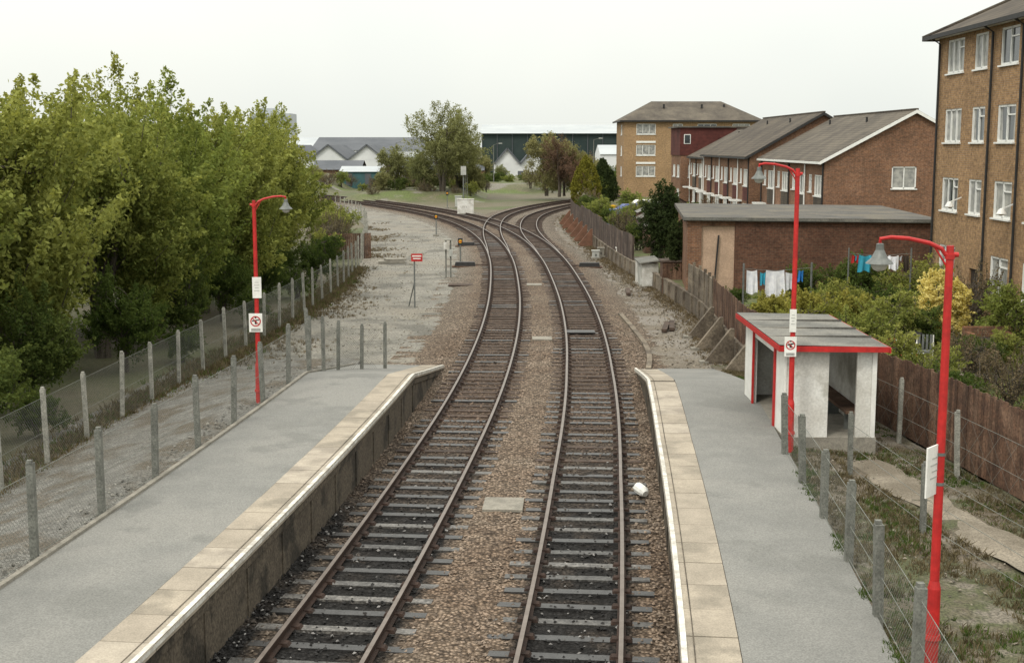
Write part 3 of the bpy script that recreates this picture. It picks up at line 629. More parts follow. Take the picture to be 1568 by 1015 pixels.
t['upper'].box2(17.7,24.8,138.95,147,6.1,9.0,M['tilered']); t['roof'].box2(17.4,25.1,138.7,147.3,9.0,9.16,M['felt_dark']); t['windows'].box2(18.1,18.8,138.9,138.94,7.3,8.3,M['frame']); t['windows'].box2(18.17,18.73,138.88,138.898,7.37,8.23,M['glass'])
t.done()
t=Thing('hipped_roof_flats'); x0,x1,y0,y1=14.5,32.,171.,183.; zb,ze=.5,10.35
ops=[]
for zs in (8.55,5.85,3.15):
    ops+= [(1.6,zs-.5,4.1,zs+.85),(6.3,zs-.5,7.6,zs+.85),(9.5,zs-.5,12,zs+.85),(14,zs-.5,16.3,zs+.85)]
wall(t,(x0,y0,zb),(1,0),x1-x0,ze-zb,ops,(0,-1),M['brick_yel']); wall(t,(x0,y0,zb),(0,1),y1-y0,ze-zb,[(3,8,5,9.3),(3,5.3,5,6.6),(3,2.6,5,3.9)],(-1,0),M['brick_yel'])
wall(t,(x1,y0,zb),(0,1),y1-y0,ze-zb,[],(1,0),M['brick_yel']); wall(t,(x0,y1,zb),(1,0),x1-x0,ze-zb,[],(0,1),M['brick_yel'])
for z in (7.9,5.2): t['balcony_panel'].box2(x0+1.6,x0+4.1,y0-.08,y0-.003,z-.45,z-.2,M['frame'])
rx0,rx1,ry0,ry1=x0-.5,x1+.5,y0-.5,y1+.5
t['roof'].add([(rx0,ry0,ze),(rx1,ry0,ze),(rx1,ry1,ze),(rx0,ry1,ze),(rx0+4.6,(ry0+ry1)/2,ze+2.6),(rx1-4.6,(ry0+ry1)/2,ze+2.6)],[(0,1,5,4),(1,2,5),(2,3,4,5),(3,0,4)],M['tile'])
for x,y in ((20,174.5),(25,174.5),(28,175)): t['roof_vents'].box(x,y,ze+1.9,.25,.25,.5,M['black'])
t['gutter'].beam((rx0,ry0,ze-.1),(rx1,ry0,ze-.1),.12,.2,M['black']); t['gutter'].beam((rx0,ry0,ze-.1),(rx0,ry1,ze-.1),.12,.2,M['black'])
t.done()
t=Thing('brick_garage_block'); zt=3.82; mb=t['walls']
mb.box2(8.05,8.7,60,60.3,-.4,zt-.02,M['brick_red'])
mb.add([(8.05,60.301,-.4),(9.4,74,-.4),(9.4,74,zt-.02),(8.05,60.301,zt-.02)],[(0,1,2,3)],M['brick_red'])
t['rendered_panel'].box2(8.7,10.25,60.15,60.3,.4,zt-.3,M['render'])
t['lintel'].box2(8.7,10.25,60.05,60.3,zt-.3,zt-.02,M['brick_red'])
t['prop'].beam((9.35,60.0,1.0),(9.5,60.05,3.1),.07,.07,M['black'])
mb.box2(10.25,19.4,60,60.25,.4,zt-.02,M['brick_dark'])
t['roof'].add([(7.85,59.8,zt+.12),(19.7,59.8,zt+.0),(20.8,74,zt+.0),(9.2,74.2,zt+.12),(7.85,59.8,zt-.06),(19.7,59.8,zt-.18),(20.8,74,zt-.18),(9.2,74.2,zt-.06)],[(0,1,2,3),(0,1,5,4),(1,2,6,5),(2,3,7,6),(3,0,4,7)],M['felt_dark'])
t['verge'].beam((7.85,59.78,zt+.05),(19.7,59.78,zt-.08),.03,.13,M['felt'])
t.done()
t=Thing('brick_garage_block'); t['walls'].box2(13,22,75.5,79,.4,3.2,M['brick_dark']); t['roof'].box2(12.8,22.2,75.3,79.2,3.2,3.38,M['felt']); t.done()
t=Thing('industrial_warehouse'); t['walls'].box2(-8,31,350,400,0,10.2,M['darkgreen'])
t['roof'].add([(-8.5,349,10.2),(32,349,10.2),(32,375,12.9),(-8.5,375,12.9),(32,401,10.2),(-8.5,401,10.2)],[(0,1,2,3),(3,2,4,5)],M['shedroof'])
for k in range(10): t['ribs'].box2(-8+k*4,-7.85+k*4,349.7,349.9,0,10.1,M['shedgrey'])
t.done()
def gable_shed(name,x0,x1,y0,y1,ze,zr,wm,rm,axis='y',bays=1,zb=-.3):
    t=Thing(name); w_=(x1-x0)/bays
    t['walls'].box2(x0,x1,y0,y1,zb,ze,wm)
    for k in range(bays):
        a=x0+k*w_; b_=a+w_; c=(a+b_)/2
        if axis=='y':
            t['gable'].add([(a,y0-.02,ze),(b_,y0-.02,ze),(c,y0-.02,zr)],[(0,1,2)],wm)
            t['roof'].add([(a,y0-.4,ze),(c,y0-.4,zr),(c,y1,zr),(a,y1,ze),(b_,y0-.4,ze),(b_,y1,ze)],[(0,1,2,3),(1,4,5,2)],rm)
            t['verge'].beam((a,y0-.45,ze+.05),(c,y0-.45,zr+.05),.1,.3,rm); t['verge'].beam((b_,y0-.45,ze+.05),(c,y0-.45,zr+.05),.1,.3,rm)
        else:
            m_=(y0+y1)/2; t['roof'].add([(a,y0-.3,ze),(b_,y0-.3,ze),(b_,m_,zr),(a,m_,zr),(b_,y1,ze),(a,y1,ze)],[(0,1,2,3),(3,2,4,5)],rm)
            t['gable'].add([(x0,y0,ze),(x0,m_,zr-.05),(x0,y1,ze)],[(0,1,2)],wm)
    k=x0+1.2
    while k<x1-1.5:
        t['doors'].box2(k,k+1.1,y0-.06,y0-.03,zb+.5,zb+2.6,M['shedgrey']); k+=3.3
    t.done()
gable_shed('white_workshop',-3.4,6.6,250,275,3.6,6.5,M['shedwhite'],M['shedgrey'],'y',2)
gable_shed('white_workshop',-48,-25,262,290,4.2,7.2,M['shedwhite'],M['shedgrey'],'y',3)
gable_shed('grey_workshop',-46,-20,300,330,6.0,9.0,M['shedwhite'],M['shedgrey'],'x',1)
gable_shed('brick_workshop',-36,-27,236,246,2.8,4.4,M['brick_dark'],M['shedgrey'],'x',1)
gable_shed('teal_workshop',-30,-23,228,236,2.6,3.5,M['teal'],M['shedroof'],'x',1)
gable_shed('white_workshop',-64,-50,270,300,4.6,7.4,M['shedwhite'],M['shedroof'],'x',1)
gable_shed('white_workshop',17,30,255,270,5.4,7.2,M['shedwhite'],M['shedroof'],'x',1)
gable_shed('grey_workshop',-23,-12,285,300,3.8,5.4,M['shedgrey'],M['shedroof'],'x',1)
gable_shed('brick_workshop',-15,-5,240,248,2.6,4.0,M['brick_red'],M['shedgrey'],'x',1)
gable_shed('long_warehouse',-110,-50,400,440,5.5,9.5,M['shedgrey'],M['shedroof'],'x',1)
gable_shed('brick_workshop',-46,-37,225,233,3.0,5.2,M['brick_red'],M['shedgrey'],'y',1)
gable_shed('white_workshop',-56,-44,232,246,3.6,5.9,M['shedwhite'],M['shedgrey'],'y',2)
t=Thing('tower_block'); t['walls'].box2(-99,-84,500,516,0,19.,M['tower']); t['roof'].box2(-96,-90,503,512,19.,21,M['tower'])
for q in range(7):
    for c in range(6): t['windows'].box2(-98+c*2.4,-96.6+c*2.4,499.9,499.98,1.2+q*2.55,2.5+q*2.55,M['towerglass'])
t.done()
# ------------------------------------------------------------ trackside furniture
def slab(x,y,w_,l,rot=0):
    t=MB(); t.box(x,y,-.15,w_,l,.05,M['concrete'],rot); obj_from(t,'concrete_track_slab')
x,y=site(771,770,-.12); slab(x,y,.82,.95,-.05)
x,y=site(830,517,-.12); slab(x,y,.75,.8)
x,y=site(818,435,-.12); slab(x,y,.8,.9)
t=Thing('four_foot_board'); x,y=site(888,510,-.12)
for k in range(3): t['planks'].box(x,y+k*.24,-.1,1.2,.2,.05,M['sl_dark'],.0)
t.done()
t=Thing('white_canister'); x,y=site(980,757,-.15)
t['body'].tube([(x-.09,y+.2,-.06),(x-.03,y+.08,-.02),(x+.06,y-.12,-.05),(x+.1,y-.2,-.08)],[.05,.12,.12,.07],10,M['white'],True); t['cap'].tube([(x-.11,y+.24,-.06),(x-.09,y+.2,-.06)],.035,8,M['greygreen'],True); t.done()
t=Thing('warning_notice_post'); x,y=-4.52,60.3
t['post'].box(x,y,.95,.07,.07,2.5,M['galv']); t['board'].box(x+.12,y-.05,2.05,.52,.02,.36,M['red']); t['board'].box(x+.12,y-.065,2.12,.42,.008,.06,M['white']); t['board'].box(x+.12,y-.065,2.0,.36,.008,.05,M['white'])
t['brace'].beam((x-.0,y,.9),(x-.3,y+.3,-.25),.04,.04,M['galv']); t.done()
t=Thing('signal_telephone_post'); x,y=-3.62,74.
for dx in (-.13,.14): t['posts'].box(x+dx,y,.8,.08,.08,2.1,M['postgrey'])
t['box'].box(x-.1,y-.1,1.55,.28,.2,.42,M['whitegrubby']); t['box'].box(x+.14,y-.1,1.15,.22,.2,.38,M['greygreen']); t['cap'].box(x,y,1.88,.5,.25,.06,M['postpale']); t.done()
def gsig(x,y,s=1.):
    t=Thing('ground_signal'); t['post'].box(x,y,.2*s,.09,.09,1.1*s,M['galv']); t['head'].box(x,y-.05,.95*s,.3,.12,.34*s,M['black']); t['base'].box(x,y,-.22,.5,.5,.12,M['concrete'])
    n=16; z=.95*s; vs=[(x,y-.125,z)]+[(x+.11*math.cos(2*math.pi*k/n),y-.125,z+.11*math.sin(2*math.pi*k/n)) for k in range(n)]
    t['disc'].add(vs,[(0,1+k,1+(k+1)%n) for k in range(n)],M['yellow']); t['disc'].box(x,y-.14,z,.22,.01,.05,M['red'],0); t.done()
x,y=site(705,402,-.2); gsig(x,y,1.2); x,y=site(668,360,-.2); gsig(x,y,1.4)
x,y=site(685,318,-.2); gsig(x,y,1.6)
def motor(x,y,r_=0):
    t=Thing('point_motor'); t['case'].box(x,y,-.08,1.3,.55,.26,M['black'],r_,.9); t['rod'].beam((x,y+.2,-.14),(x+ (1.6 if x<0 else -1.6),y+.3,-.14),.05,.05,M['rust']); t['base'].box(x,y,-.22,1.6,.8,.06,M['timber'],r_); t.done()
motor(-2.9,80.5); motor(4.75,80); motor(-3.4,97)
def cabinet(name,x,y,w_,d,h,mt,rot=0):
    t=Thing(name); z=-.27
    t['base'].box(x,y,-.2,w_+.15,d+.15,.16,M['concrete'],rot); t['case'].box(x,y,z+h/2+.06,w_,d,h,mt,rot)
    c,s=math.cos(rot),math.sin(rot)
    for k in (-.25,.25): t['doors'].box(x+k*w_*c+s*(d/2+.01),y+k*w_*s-c*(d/2+.01),z+h/2+.06,w_*.44,.02,h*.86,mt,rot); t['handles'].box(x+k*.3*w_*c+s*(d/2+.03),y+k*.3*w_*s-c*(d/2+.03),z+h/2+.06,.03,.02,.14,M['black'],rot)
    t['top'].box(x,y,z+h+.09,w_+.1,d+.1,.07,mt,rot); t.done()
x,y=site(713,329,-.25); cabinet('relay_cabinet',x,y,1.75,.7,1.6,M['whitegrubby'])
x,y=site(702,318,-.25); cabinet('relay_cabinet',x,y,.8,.6,1.3,M['greygreen'])
t=Thing('signal_post'); x,y=site(710,322,-.2); t['post'].tube([(x,y,-.2),(x,y,4.2)],.08,8,M['galv'],True); t['head'].box(x,y-.1,4.3,.6,.3,1.0,M['greygreen']); t['ladder'].beam((x+.3,y,0),(x+.2,y,3.9),.04,.04,M['galv']); t['ladder'].beam((x+.5,y,0),(x+.4,y,3.9),.04,.04,M['galv'])
for k in range(10): t['ladder'].beam((x+.29,y,.4+k*.36),(x+.45,y,.4+k*.36),.03,.03,M['galv'])
t.done()
x,y=site(951,404,-.25); cabinet('trackside_cabinet',x,y,.62,.5,.95,M['white'])
x,y=site(912,397,-.25); cabinet('trackside_cabinet',x,y,.45,.4,.5,M['greygreen'])
x,y=site(920,395,-.25); cabinet('trackside_cabinet',x,y,.4,.4,.6,M['concrete'])
x,y=site(990,436,-.25)
t=Thing('equipment_bunker'); t['case'].box(x,y,.35,.85,2.6,1.3,M['whitegrubby'],.05); t['lid'].prism([(x-.55,y-1.5,1.0),(x+.55,y-1.5,1.14),(x+.55,y-1.5,1.2),(x-.55,y-1.5,1.06)],(0,0,0),(0,3.0,0),M['felt']); t['plinth'].box(x,y,-.24,1.1,2.8,.1,M['concrete'],.05)
for k in range(-2,3): t['battens'].box(x-.45,y+k*.5,.35,.03,.05,1.25,M['greygreen'],.05)
t.done()
x,y=site(1030,448,-.25)
t=Thing('timber_locker'); t['case'].box(x,y,.55,1.2,1.2,1.6,M['timber'],.0); t['top'].box(x,y,1.4,1.35,1.35,.08,M['timber2'])
for k in range(-2,3): t['boards'].box(x+k*.23,y-.615,.55,.2,.025,1.5,M['timber'])
t.done()
t=Thing('cable_trough'); C=Cv([(42.5,4.5),(45,4.8),(48,4.95),(52,4.9),(57.5,4.75)]); sweep(t['trough'],C.poly(42.6,57,.6),[(-.09,-.28),(-.09,-.1),(.09,-.1),(.09,-.28)],M['conwall'],True); t.done()
x,y=site(600,402,-.25); t=Thing('concrete_slab_pile'); t['slab'].box(x,y,-.2,1.7,1.2,.14,M['concrete'],.1); t['slab'].box(x+.2,y+.1,-.06,1.3,.9,.12,M['concrete'],.3); t.done()
x,y=site(705,438,-.25); t=Thing('timber_walkway')
for k in range(4): t['planks'].box(x,y+k*.25,-.22,1.3,.22,.06,M['sl_brown'])
t.done()
t=Thing('spare_sleepers')
for k,(x,y,a) in enumerate(((6.3,53,1.4),(6.6,53.4,1.45),(5.9,66,1.5))): t['timbers'].box(x,y,-.16,2.4,.22,.12,M['sl_brown'],a)
t.done()
# ------------------------------------------------------------ washing lines, garden
def cloth(mb,x,y,z,w_,h,mt,seed,flare=.0):
    q=random.Random(seed); nx,nz_=9,6; vs=[]; ph=q.uniform(0,6)
    for j in range(nz_+1):
        for i in range(nx+1):
            u=i/nx; v=j/nz_; vs.append((x+(u-.5)*w_*(1+flare*v),y+.07*v*math.sin(u*11+ph)+.1*v*math.sin(ph),z-h*v-.04*math.sin(u*math.pi*2+ph)*v+.05*math.sin(u*math.pi)*(-1)*(1-v)))
    mb.add(vs,[(j*(nx+1)+i,j*(nx+1)+i+1,(j+1)*(nx+1)+i+1,(j+1)*(nx+1)+i) for j in range(nz_) for i in range(nx)],mt)
t=Thing('washing_line')
for x,y in ((8.9,50.),(11.6,50.4)): t['posts'].tube([(x,y,.4),(x,y,2.7)],.04,6,M['galv'],True)
t['line'].tube([(8.9,50,2.5),(10.2,50.2,2.4),(11.6,50.4,2.5)],.008,4,M['galv'])
for i,(x,w_,h,mt) in enumerate(((9.25,.4,.9,'whitecloth'),(9.68,.22,.5,'cyan'),(10.15,.7,1.05,'whitecloth'),(10.75,.4,.7,'whitecloth'),(11.15,.18,.45,'blue'))): cloth(t['laundry'],x,50.2,2.43-.08*(i%2),w_,h,M[mt],i,-.25 if i%2 else .15)
t.done()
t=Thing('washing_line')
for x,y in ((12.4,48.),(14.7,48.)): t['posts'].tube([(x,y,.4),(x,y,3.45)],.03,6,M['galv'],True)
t['line'].tube([(12.4,48,3.25),(13.6,48,3.16),(14.7,48,3.25)],.008,4,M['galv'])
def tee(mb,x,y,z,s,mt,seed):
    cloth(mb,x,y,z,.5*s,.7*s,mt,seed); cloth(mb,x-.3*s,y,z+.0,.26*s,.25*s,mt,seed+1); cloth(mb,x+.3*s,y,z,.26*s,.25*s,mt,seed+2)
tee(t['laundry'],13.0,48,3.2,.9,M['cyan'],3); cloth(t['laundry'],12.65,48,3.2,.25,.3,M['redcloth'],4); cloth(t['laundry'],13.5,48,3.18,.22,.4,M['redcloth'],9); tee(t['laundry'],14.05,48,3.18,.75,M['whitecloth'],5); cloth(t['laundry'],14.5,48,3.2,.22,.6,M['door'],6)
t.done()
def chair(x,y,mt,r_=0):
    t=Thing('garden_chair'); c,s=math.cos(r_),math.sin(r_)
    def T(a,b_,h): return (x+a*c-b_*s,y+a*s+b_*c,.55+h)
    for a in (-.24,.24):
        for b_ in (-.22,.22): t['legs'].beam(T(a,b_,0),T(a,b_,.62 if b_<0 else .9),.03,.03,M['white'])
        t['arms'].beam(T(a,-.25,.63),T(a,.24,.63),.05,.03,M['white'])
    t['seat'].box(*T(0,0,.42),.46,.44,.05,mt,r_)
    for k in range(4): t['back'].box(*T(-.17+k*.115,.23,.68),.07,.03,.45,mt,r_)
    t.done()
chair(11.4,38.5,M['redcloth'],.4); chair(12.6,39.4,M['galv'],-.3)
t=Thing('childs_tricycle'); x,y=11.9,37.8
for a,b_,q in ((0,0,.2),(-.2,.55,.13),(.2,.55,.13)): t['wheels'].tube([(x+a-.02,y+b_,.58+q),(x+a+.02,y+b_,.58+q)],q,12,M['tyre'],True)
t['frame'].tube([(x,y,.78),(x,y+.1,1.12),(x,y+.5,.78)],.025,6,M['redcloth']); t['handlebar'].tube([(x-.2,y+.1,1.14),(x+.2,y+.1,1.14)],.02,6,M['whitecloth']); t['seat'].box(x,y+.42,.92,.2,.22,.06,M['blue']); t.done()
t=Thing('brick_barbecue')
t['walls'].box2(14.2,15.6,40.6,40.8,.5,1.55,M['brick_red']); t['walls'].box2(14.2,14.4,40.0,40.598,.5,1.4,M['brick_red']); t['walls'].box2(15.4,15.6,40.0,40.598,.5,1.4,M['brick_red']); t['grill'].box2(14.41,15.39,40.05,40.59,1.2,1.24,M['black']); t.done()
t=Thing('patio_slabs')
for i in range(5):
    for j in range(4): t['slabs'].box(11.3+i*.62,37.5+j*.62,.57,.6,.6,.05,random.choice([M['cope1'],M['cope2'],M['concrete']]))
t.done()
t=Thing('dustbin'); t['body'].lathe(12.9,41.5,[(.0,.5),(.2,.5),(.25,1.15),(.27,1.17)],14,M['black']); t['lid'].lathe(12.9,41.5,[(.29,1.17),(.27,1.24),(.05,1.3),(0,1.3)],14,M['black']); t.done()
def car(x,y,r_,mt,z=.52):
    t=Thing('parked_car'); c,s=math.cos(r_),math.sin(r_)
    prof=[(-2,.35),(-2.05,.75),(-1.9,.95),(-1.1,1.0),(-.55,1.42),(.9,1.45),(1.65,1.0),(2.0,.92),(2.05,.4)]
    low=[]
    for w_,sg in ((.82,-1),(.82,1)):
        low.append([(x+a*c-(sg*(w_ if h<1.1 else .64))*s,y+a*s+(sg*(w_ if h<1.1 else .64))*c,z+h) for a,h in prof])
    n=len(prof); t['body'].add(low[0]+low[1],[tuple(range(n)),tuple(range(n,2*n))]+[(i,(i+1)%n,n+(i+1)%n,n+i) for i in range(n)],mt)
    for sg in (-1,1):
        q=[(-1.0,1.02),(-.52,1.36),(.85,1.38),(1.45,1.02)]; t['windows'].add([(x+a*c-sg*(.835 if h<1.1 else .67)*s,y+a*s+sg*(.835 if h<1.1 else .67)*c,z+h) for a,h in q],[(0,1,2,3)],M['glass'])
        for a in (-1.3,1.3):
            p=Vector((x+a*c-sg*.7*s,y+a*s+sg*.7*c,z+.32)); d=Vector((-s*sg,c*sg,0))*.16
            t['wheels'].tube([p,p+d],.31,14,M['tyre'],True)
    t.done()
car(10.6,118,.15,M['bluepaint']); car(12.6,127,.1,M['white']); car(-27.5,166,.3,M['white'],-.28); car(-31,171,.2,M['greygreen'],-.28)
t=Thing('blue_tarpaulin_heap'); xs=np.linspace(-1.5,1.5,12)
vs=[(9.2+a,109+b_*.8,.5+1.3*max(0,1-(a/1.6)**2)*max(0,1-(b_/1.6)**2)+.08*random.random()) for a in xs for b_ in xs]; t['sheet'].add(vs,[(i*12+j,i*12+j+1,(i+1)*12+j+1,(i+1)*12+j) for i in range(11) for j in range(11)],M['blue']); t.done()
t=Thing('yellow_skip'); t['body'].add([(8.1,124,.5),(9.5,124,.5),(9.8,124,1.5),(7.8,124,1.5),(8.1,126,.5),(9.5,126,.5),(9.8,126,1.5),(7.8,126,1.5)],[(0,1,2,3),(1,5,6,2),(5,4,7,6),(4,0,3,7)],M['yellow']); t['rim'].box2(7.75,9.85,123.95,124.02,1.45,1.55,M['yellow']); t.done()
def gshed(x,y,w_,d,h,mt,rm):
    t=Thing('garden_shed'); t['walls'].box2(x,x+w_,y,y+d,.45,.5+h,mt); m_=x+w_/2
    t['gable'].add([(x,y-.003,.5+h),(x+w_,y-.003,.5+h),(m_,y-.003,.5+h+.5)],[(0,1,2)],mt)
    t['roof'].add([(x-.12,y-.15,.5+h-.06),(m_,y-.15,1.02+h),(m_,y+d+.15,1.02+h),(x-.12,y+d+.15,.5+h-.06),(x+w_+.12,y-.15,.5+h-.06),(x+w_+.12,y+d+.15,.5+h-.06)],[(0,1,2,3),(1,4,5,2)],rm)
    t['door'].box2(x+.3,x+1.0,y-.04,y-.01,.5,.4+h,M['door']); t.done()
gshed(8.6,88,2,2.4,1.8,M['timber2'],M['felt_dark']); gshed(9.4,97,2.2,2.2,1.8,M['timber'],M['felt']); gshed(11.5,104,2,3,1.9,M['greygreen'],M['felt']); gshed(8.3,81,1.8,2,1.7,M['timber'],M['felt_dark']); gshed(12.5,92,2,2.4,1.8,M['timber'],M['shedroof']); gshed(13.2,114,2,2.4,1.8,M['timber2'],M['felt'])
t=Thing('white_picket_fence')
for k in range(60): t['pickets'].box(16.2,84+k*.9,1.0,.05,.3,1.,M['frame'])
t['rails'].beam((16.24,84,1.2),(16.24,138,1.2),.04,.08,M['frame']); t.done()
t=Thing('timber_screen')
for k in range(22): t['boards'].box(-12.2+k*.13,86+k*.05,.55,.12,.025,1.7+random.uniform(-.03,.03),M['timber'],.4)
t.done()
for x,y,h in ((-18,205,7.5),(-38,215,8),(13,210,8),(-3,215,7.2)):
    t=Thing('street_lamp'); t['column'].tube([(x,y,-.3),(x,y,h),(x+.9,y,h+.25)],[.09,.06,.04],6,M['postgrey']); t['head'].box(x+1.1,y,h+.25,.6,.2,.14,M['greygreen']); t.done()

# ------------------------------------------------------------ vegetation
def plant_mesh(name,H,R,z0,nshoot,nleaf,lsz,seed,leaf,style='shoot',trunk=True,clumps=22,shlen=(1.,2.),spread=.14,multi=3):
    r=np.random.default_rng(seed); cz=(z0+H)/2; hz=(H-z0)/2
    d=r.normal(size=(clumps,3)); d/=np.linalg.norm(d,axis=1)[:,None]; rad=(r.random(clumps)**.5)*.72
    C=d*rad[:,None]
    ax=np.array([R,R,hz]); ci=r.integers(0,clumps,nshoot)
    cr=.26+.22*r.random(clumps)
    off=r.normal(size=(nshoot,3)); off/=np.linalg.norm(off,axis=1)[:,None]
    S=(C[ci]+off*(cr[ci]*(.55+.45*r.random(nshoot)))[:,None])
    nn=np.linalg.norm(S,axis=1); S=np.where((nn>1)[:,None],S/nn[:,None],S)
    if style=='dense':
        S=r.normal(size=(nshoot,3)); S/=np.linalg.norm(S,axis=1)[:,None]; S*=(.8+.2*r.random(nshoot))[:,None]
        tz=(S[:,2]+1)/2; prof=np.clip(1.15-tz*.75,.15,1); S[:,0]*=prof; S[:,1]*=prof
    out=S/np.maximum(np.linalg.norm(S,axis=1),.05)[:,None]
    base=S*ax; base[:,2]+=cz
    if style=='shoot': D=out*np.array([.6,.6,.3])+np.array([0,0,.85])+r.normal(size=S.shape)*.27
    elif style=='round': D=out+r.normal(size=S.shape)*.5
    else: D=out*.4+np.array([0,0,.8])+r.normal(size=S.shape)*.15
    D/=np.linalg.norm(D,axis=1)[:,None]; L=r.uniform(shlen[0],shlen[1],nshoot)
    sh_c=r.random(clumps)*.5
    u=r.random((nshoot,nleaf)); bend=(u**2)[...,None]*np.array([0,0,-.12])*L[:,None,None]
    pos_=base[:,None,:]+D[:,None,:]*(u*L[:,None])[...,None]-D[:,None,:]*(L*.35)[:,None,None]+bend
    sp=spread*(1.2-1.0*u)[...,None]; pos_=pos_+r.normal(size=pos_.shape)*sp
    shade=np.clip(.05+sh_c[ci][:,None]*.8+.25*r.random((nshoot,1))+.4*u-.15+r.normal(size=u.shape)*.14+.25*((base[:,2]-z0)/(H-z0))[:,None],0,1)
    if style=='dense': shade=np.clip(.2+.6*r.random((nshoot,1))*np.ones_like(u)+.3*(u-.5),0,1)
    p=pos_.reshape(-1,3); sh=shade.reshape(-1); ok=p[:,2]>0.02; p=p[ok]; sh=sh[ok]; n=len(p)
    a=r.normal(size=(n,3)); a/=np.linalg.norm(a,axis=1)[:,None]; b_=np.cross(a,r.normal(size=(n,3))); b_/=np.linalg.norm(b_,axis=1)[:,None]
    sz=(lsz*(.6+.8*r.random(n)))[:,None]
    V=np.stack([p-a*sz,p-b_*sz*.5,p+a*sz,p+b_*sz*.5],1).reshape(-1,3); F=np.arange(n*4).reshape(-1,4)
    mb=MB()
    if trunk:
        rr=random.Random(seed); tr=H*.018+.03
        for k in range(multi):
            an=6.28*k/multi+rr.random(); lean=R*.35*(0 if multi==1 else 1)
            tip=Vector((math.cos(an)*lean,math.sin(an)*lean,H*.72)); pts=[Vector((math.cos(an)*.1*(multi>1),math.sin(an)*.1*(multi>1),-.2))]
            for q in (.25,.5,.75,1.): pts.append(Vector((tip.x*q**1.3+rr.uniform(-.15,.15),tip.y*q**1.3+rr.uniform(-.15,.15),tip.z*q)))
            mb.tube(pts,[tr,tr*.8,tr*.6,tr*.4,tr*.15],7,M['bark'])
            for j in range(7):
                s0=pts[1].lerp(pts[4],rr.uniform(0,.9)); c=C[rr.randrange(clumps)]*ax; e_=Vector((c[0],c[1],max(s0.z+.3,c[2]+cz)))
                mid=s0.lerp(e_,.5)+Vector((rr.uniform(-.3,.3),rr.uniform(-.3,.3),rr.uniform(.0,.4)))
                mb.tube([s0,mid,e_],[tr*.35,tr*.2,tr*.06],5,M['bark'])
        for k in range(min(nshoot,160)):
            q=Vector(base[k]); dd=Vector(D[k])*float(L[k]); mb.tube([q-dd*.35,q+dd*.1,q+dd*.6],[.016,.011,.004],3,M['bark'])
    nv=len(mb.v); TV=np.array(mb.v).reshape(-1,3) if nv else np.zeros((0,3))
    me=bpy.data.meshes.new(name); me.from_pydata(np.concatenate([TV,V]).tolist(),[],mb.f+(F+nv).tolist())
    me.materials.append(M['bark']); me.materials.append(leaf)
    me.polygons.foreach_set('material_index',np.concatenate([np.zeros(len(mb.f),int),np.ones(n,int)]).astype(np.int32))
    at=me.attributes.new('shade','FLOAT','POINT'); at.data.foreach_set('value',np.concatenate([np.zeros(nv),np.repeat(sh,4)]).astype(np.float32))
    return me
def put(me,name,x,y,z=-.3,s=1.,sz=None,rot=None):
    o=bpy.data.objects.new(name,me); scene.collection.objects.link(o); o.location=(x,y,z); o.scale=(s,s,sz or s); o.rotation_euler=(0,0,random.uniform(0,6.28) if rot is None else rot); return o
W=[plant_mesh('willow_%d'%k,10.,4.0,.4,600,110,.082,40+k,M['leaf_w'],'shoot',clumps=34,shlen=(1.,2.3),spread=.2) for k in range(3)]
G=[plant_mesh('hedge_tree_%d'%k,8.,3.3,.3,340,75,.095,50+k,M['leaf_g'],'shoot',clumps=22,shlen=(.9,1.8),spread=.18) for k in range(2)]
bush=[plant_mesh('bush_%d'%k,2.4,1.5,.0,130,80,.045,60+k,M['leaf_w'],'round',trunk=True,clumps=12,shlen=(.35,.8),spread=.1) for k in range(2)]
bushd=[plant_mesh('bushd_%d'%k,2.2,1.4,.0,140,80,.045,70+k,M['leaf_g'],'round',trunk=True,clumps=12,shlen=(.3,.7),spread=.1) for k in range(2)]
twig=plant_mesh('twiggy',2.6,1.6,.0,120,35,.04,80,M['leaf_t'],'shoot',clumps=12,shlen=(.6,1.3),spread=.1)
LT_=[(-17.6,32.5,1.10,0),(-15.4,39.5,1.04,1),(-14.6,46,.98,2),(-14.2,52,.98,0),(-13.9,58.5,1.03,1),(-13.5,66,.99,2),(-14.3,73.5,.92,0),(-15.8,82,.74,1),
     (-20.5,42,1.13,2),(-19.2,52,1.08,1),(-18.6,63,1.1,0)]
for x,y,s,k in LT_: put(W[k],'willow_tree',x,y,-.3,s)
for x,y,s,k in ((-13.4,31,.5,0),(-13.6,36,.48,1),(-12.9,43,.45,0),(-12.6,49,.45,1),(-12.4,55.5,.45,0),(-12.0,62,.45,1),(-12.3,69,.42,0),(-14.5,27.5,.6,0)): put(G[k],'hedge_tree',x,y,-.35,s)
for k,(x,y,s) in enumerate(((-12.2,33,.6),(-11.5,45,.6),(-10.9,54,.7),(-10.6,64,.8),(-11,72,.9),(-11.6,80,1.0))): put(bushd[k%2],'shrub',x,y,-.3,s)
for x,y,s in ((-12.4,90,1.0),(-13.6,98,1.2),(-15,104,1.3),(-14,110,1.),(-17,118,1.1),(-11.9,84,.9),(-12.9,94,1.1),(-15.5,112,1.2)): put(twig if random.random()<.6 else bush[0],'shrub',x,y,-.3,s)
for x,y,s in ((-18.6,100,1.5),(-21,112,1.6),(-23,125,1.6),(-26,140,1.4),(-21,132,1.3),(-19.5,106,1.4)): put(twig if random.random()<.6 else bush[1],'shrub',x,y,-.3,s)
B1=plant_mesh('birch',12.8,5.8,1.0,420,75,.11,90,M['leaf_b'],'shoot',clumps=38,shlen=(1.,2.4),spread=.36,multi=4)
B2=plant_mesh('round_tree',8.,3.2,.3,260,70,.10,91,M['leaf_b'],'round',clumps=20,shlen=(.6,1.4),spread=.28,multi=2)
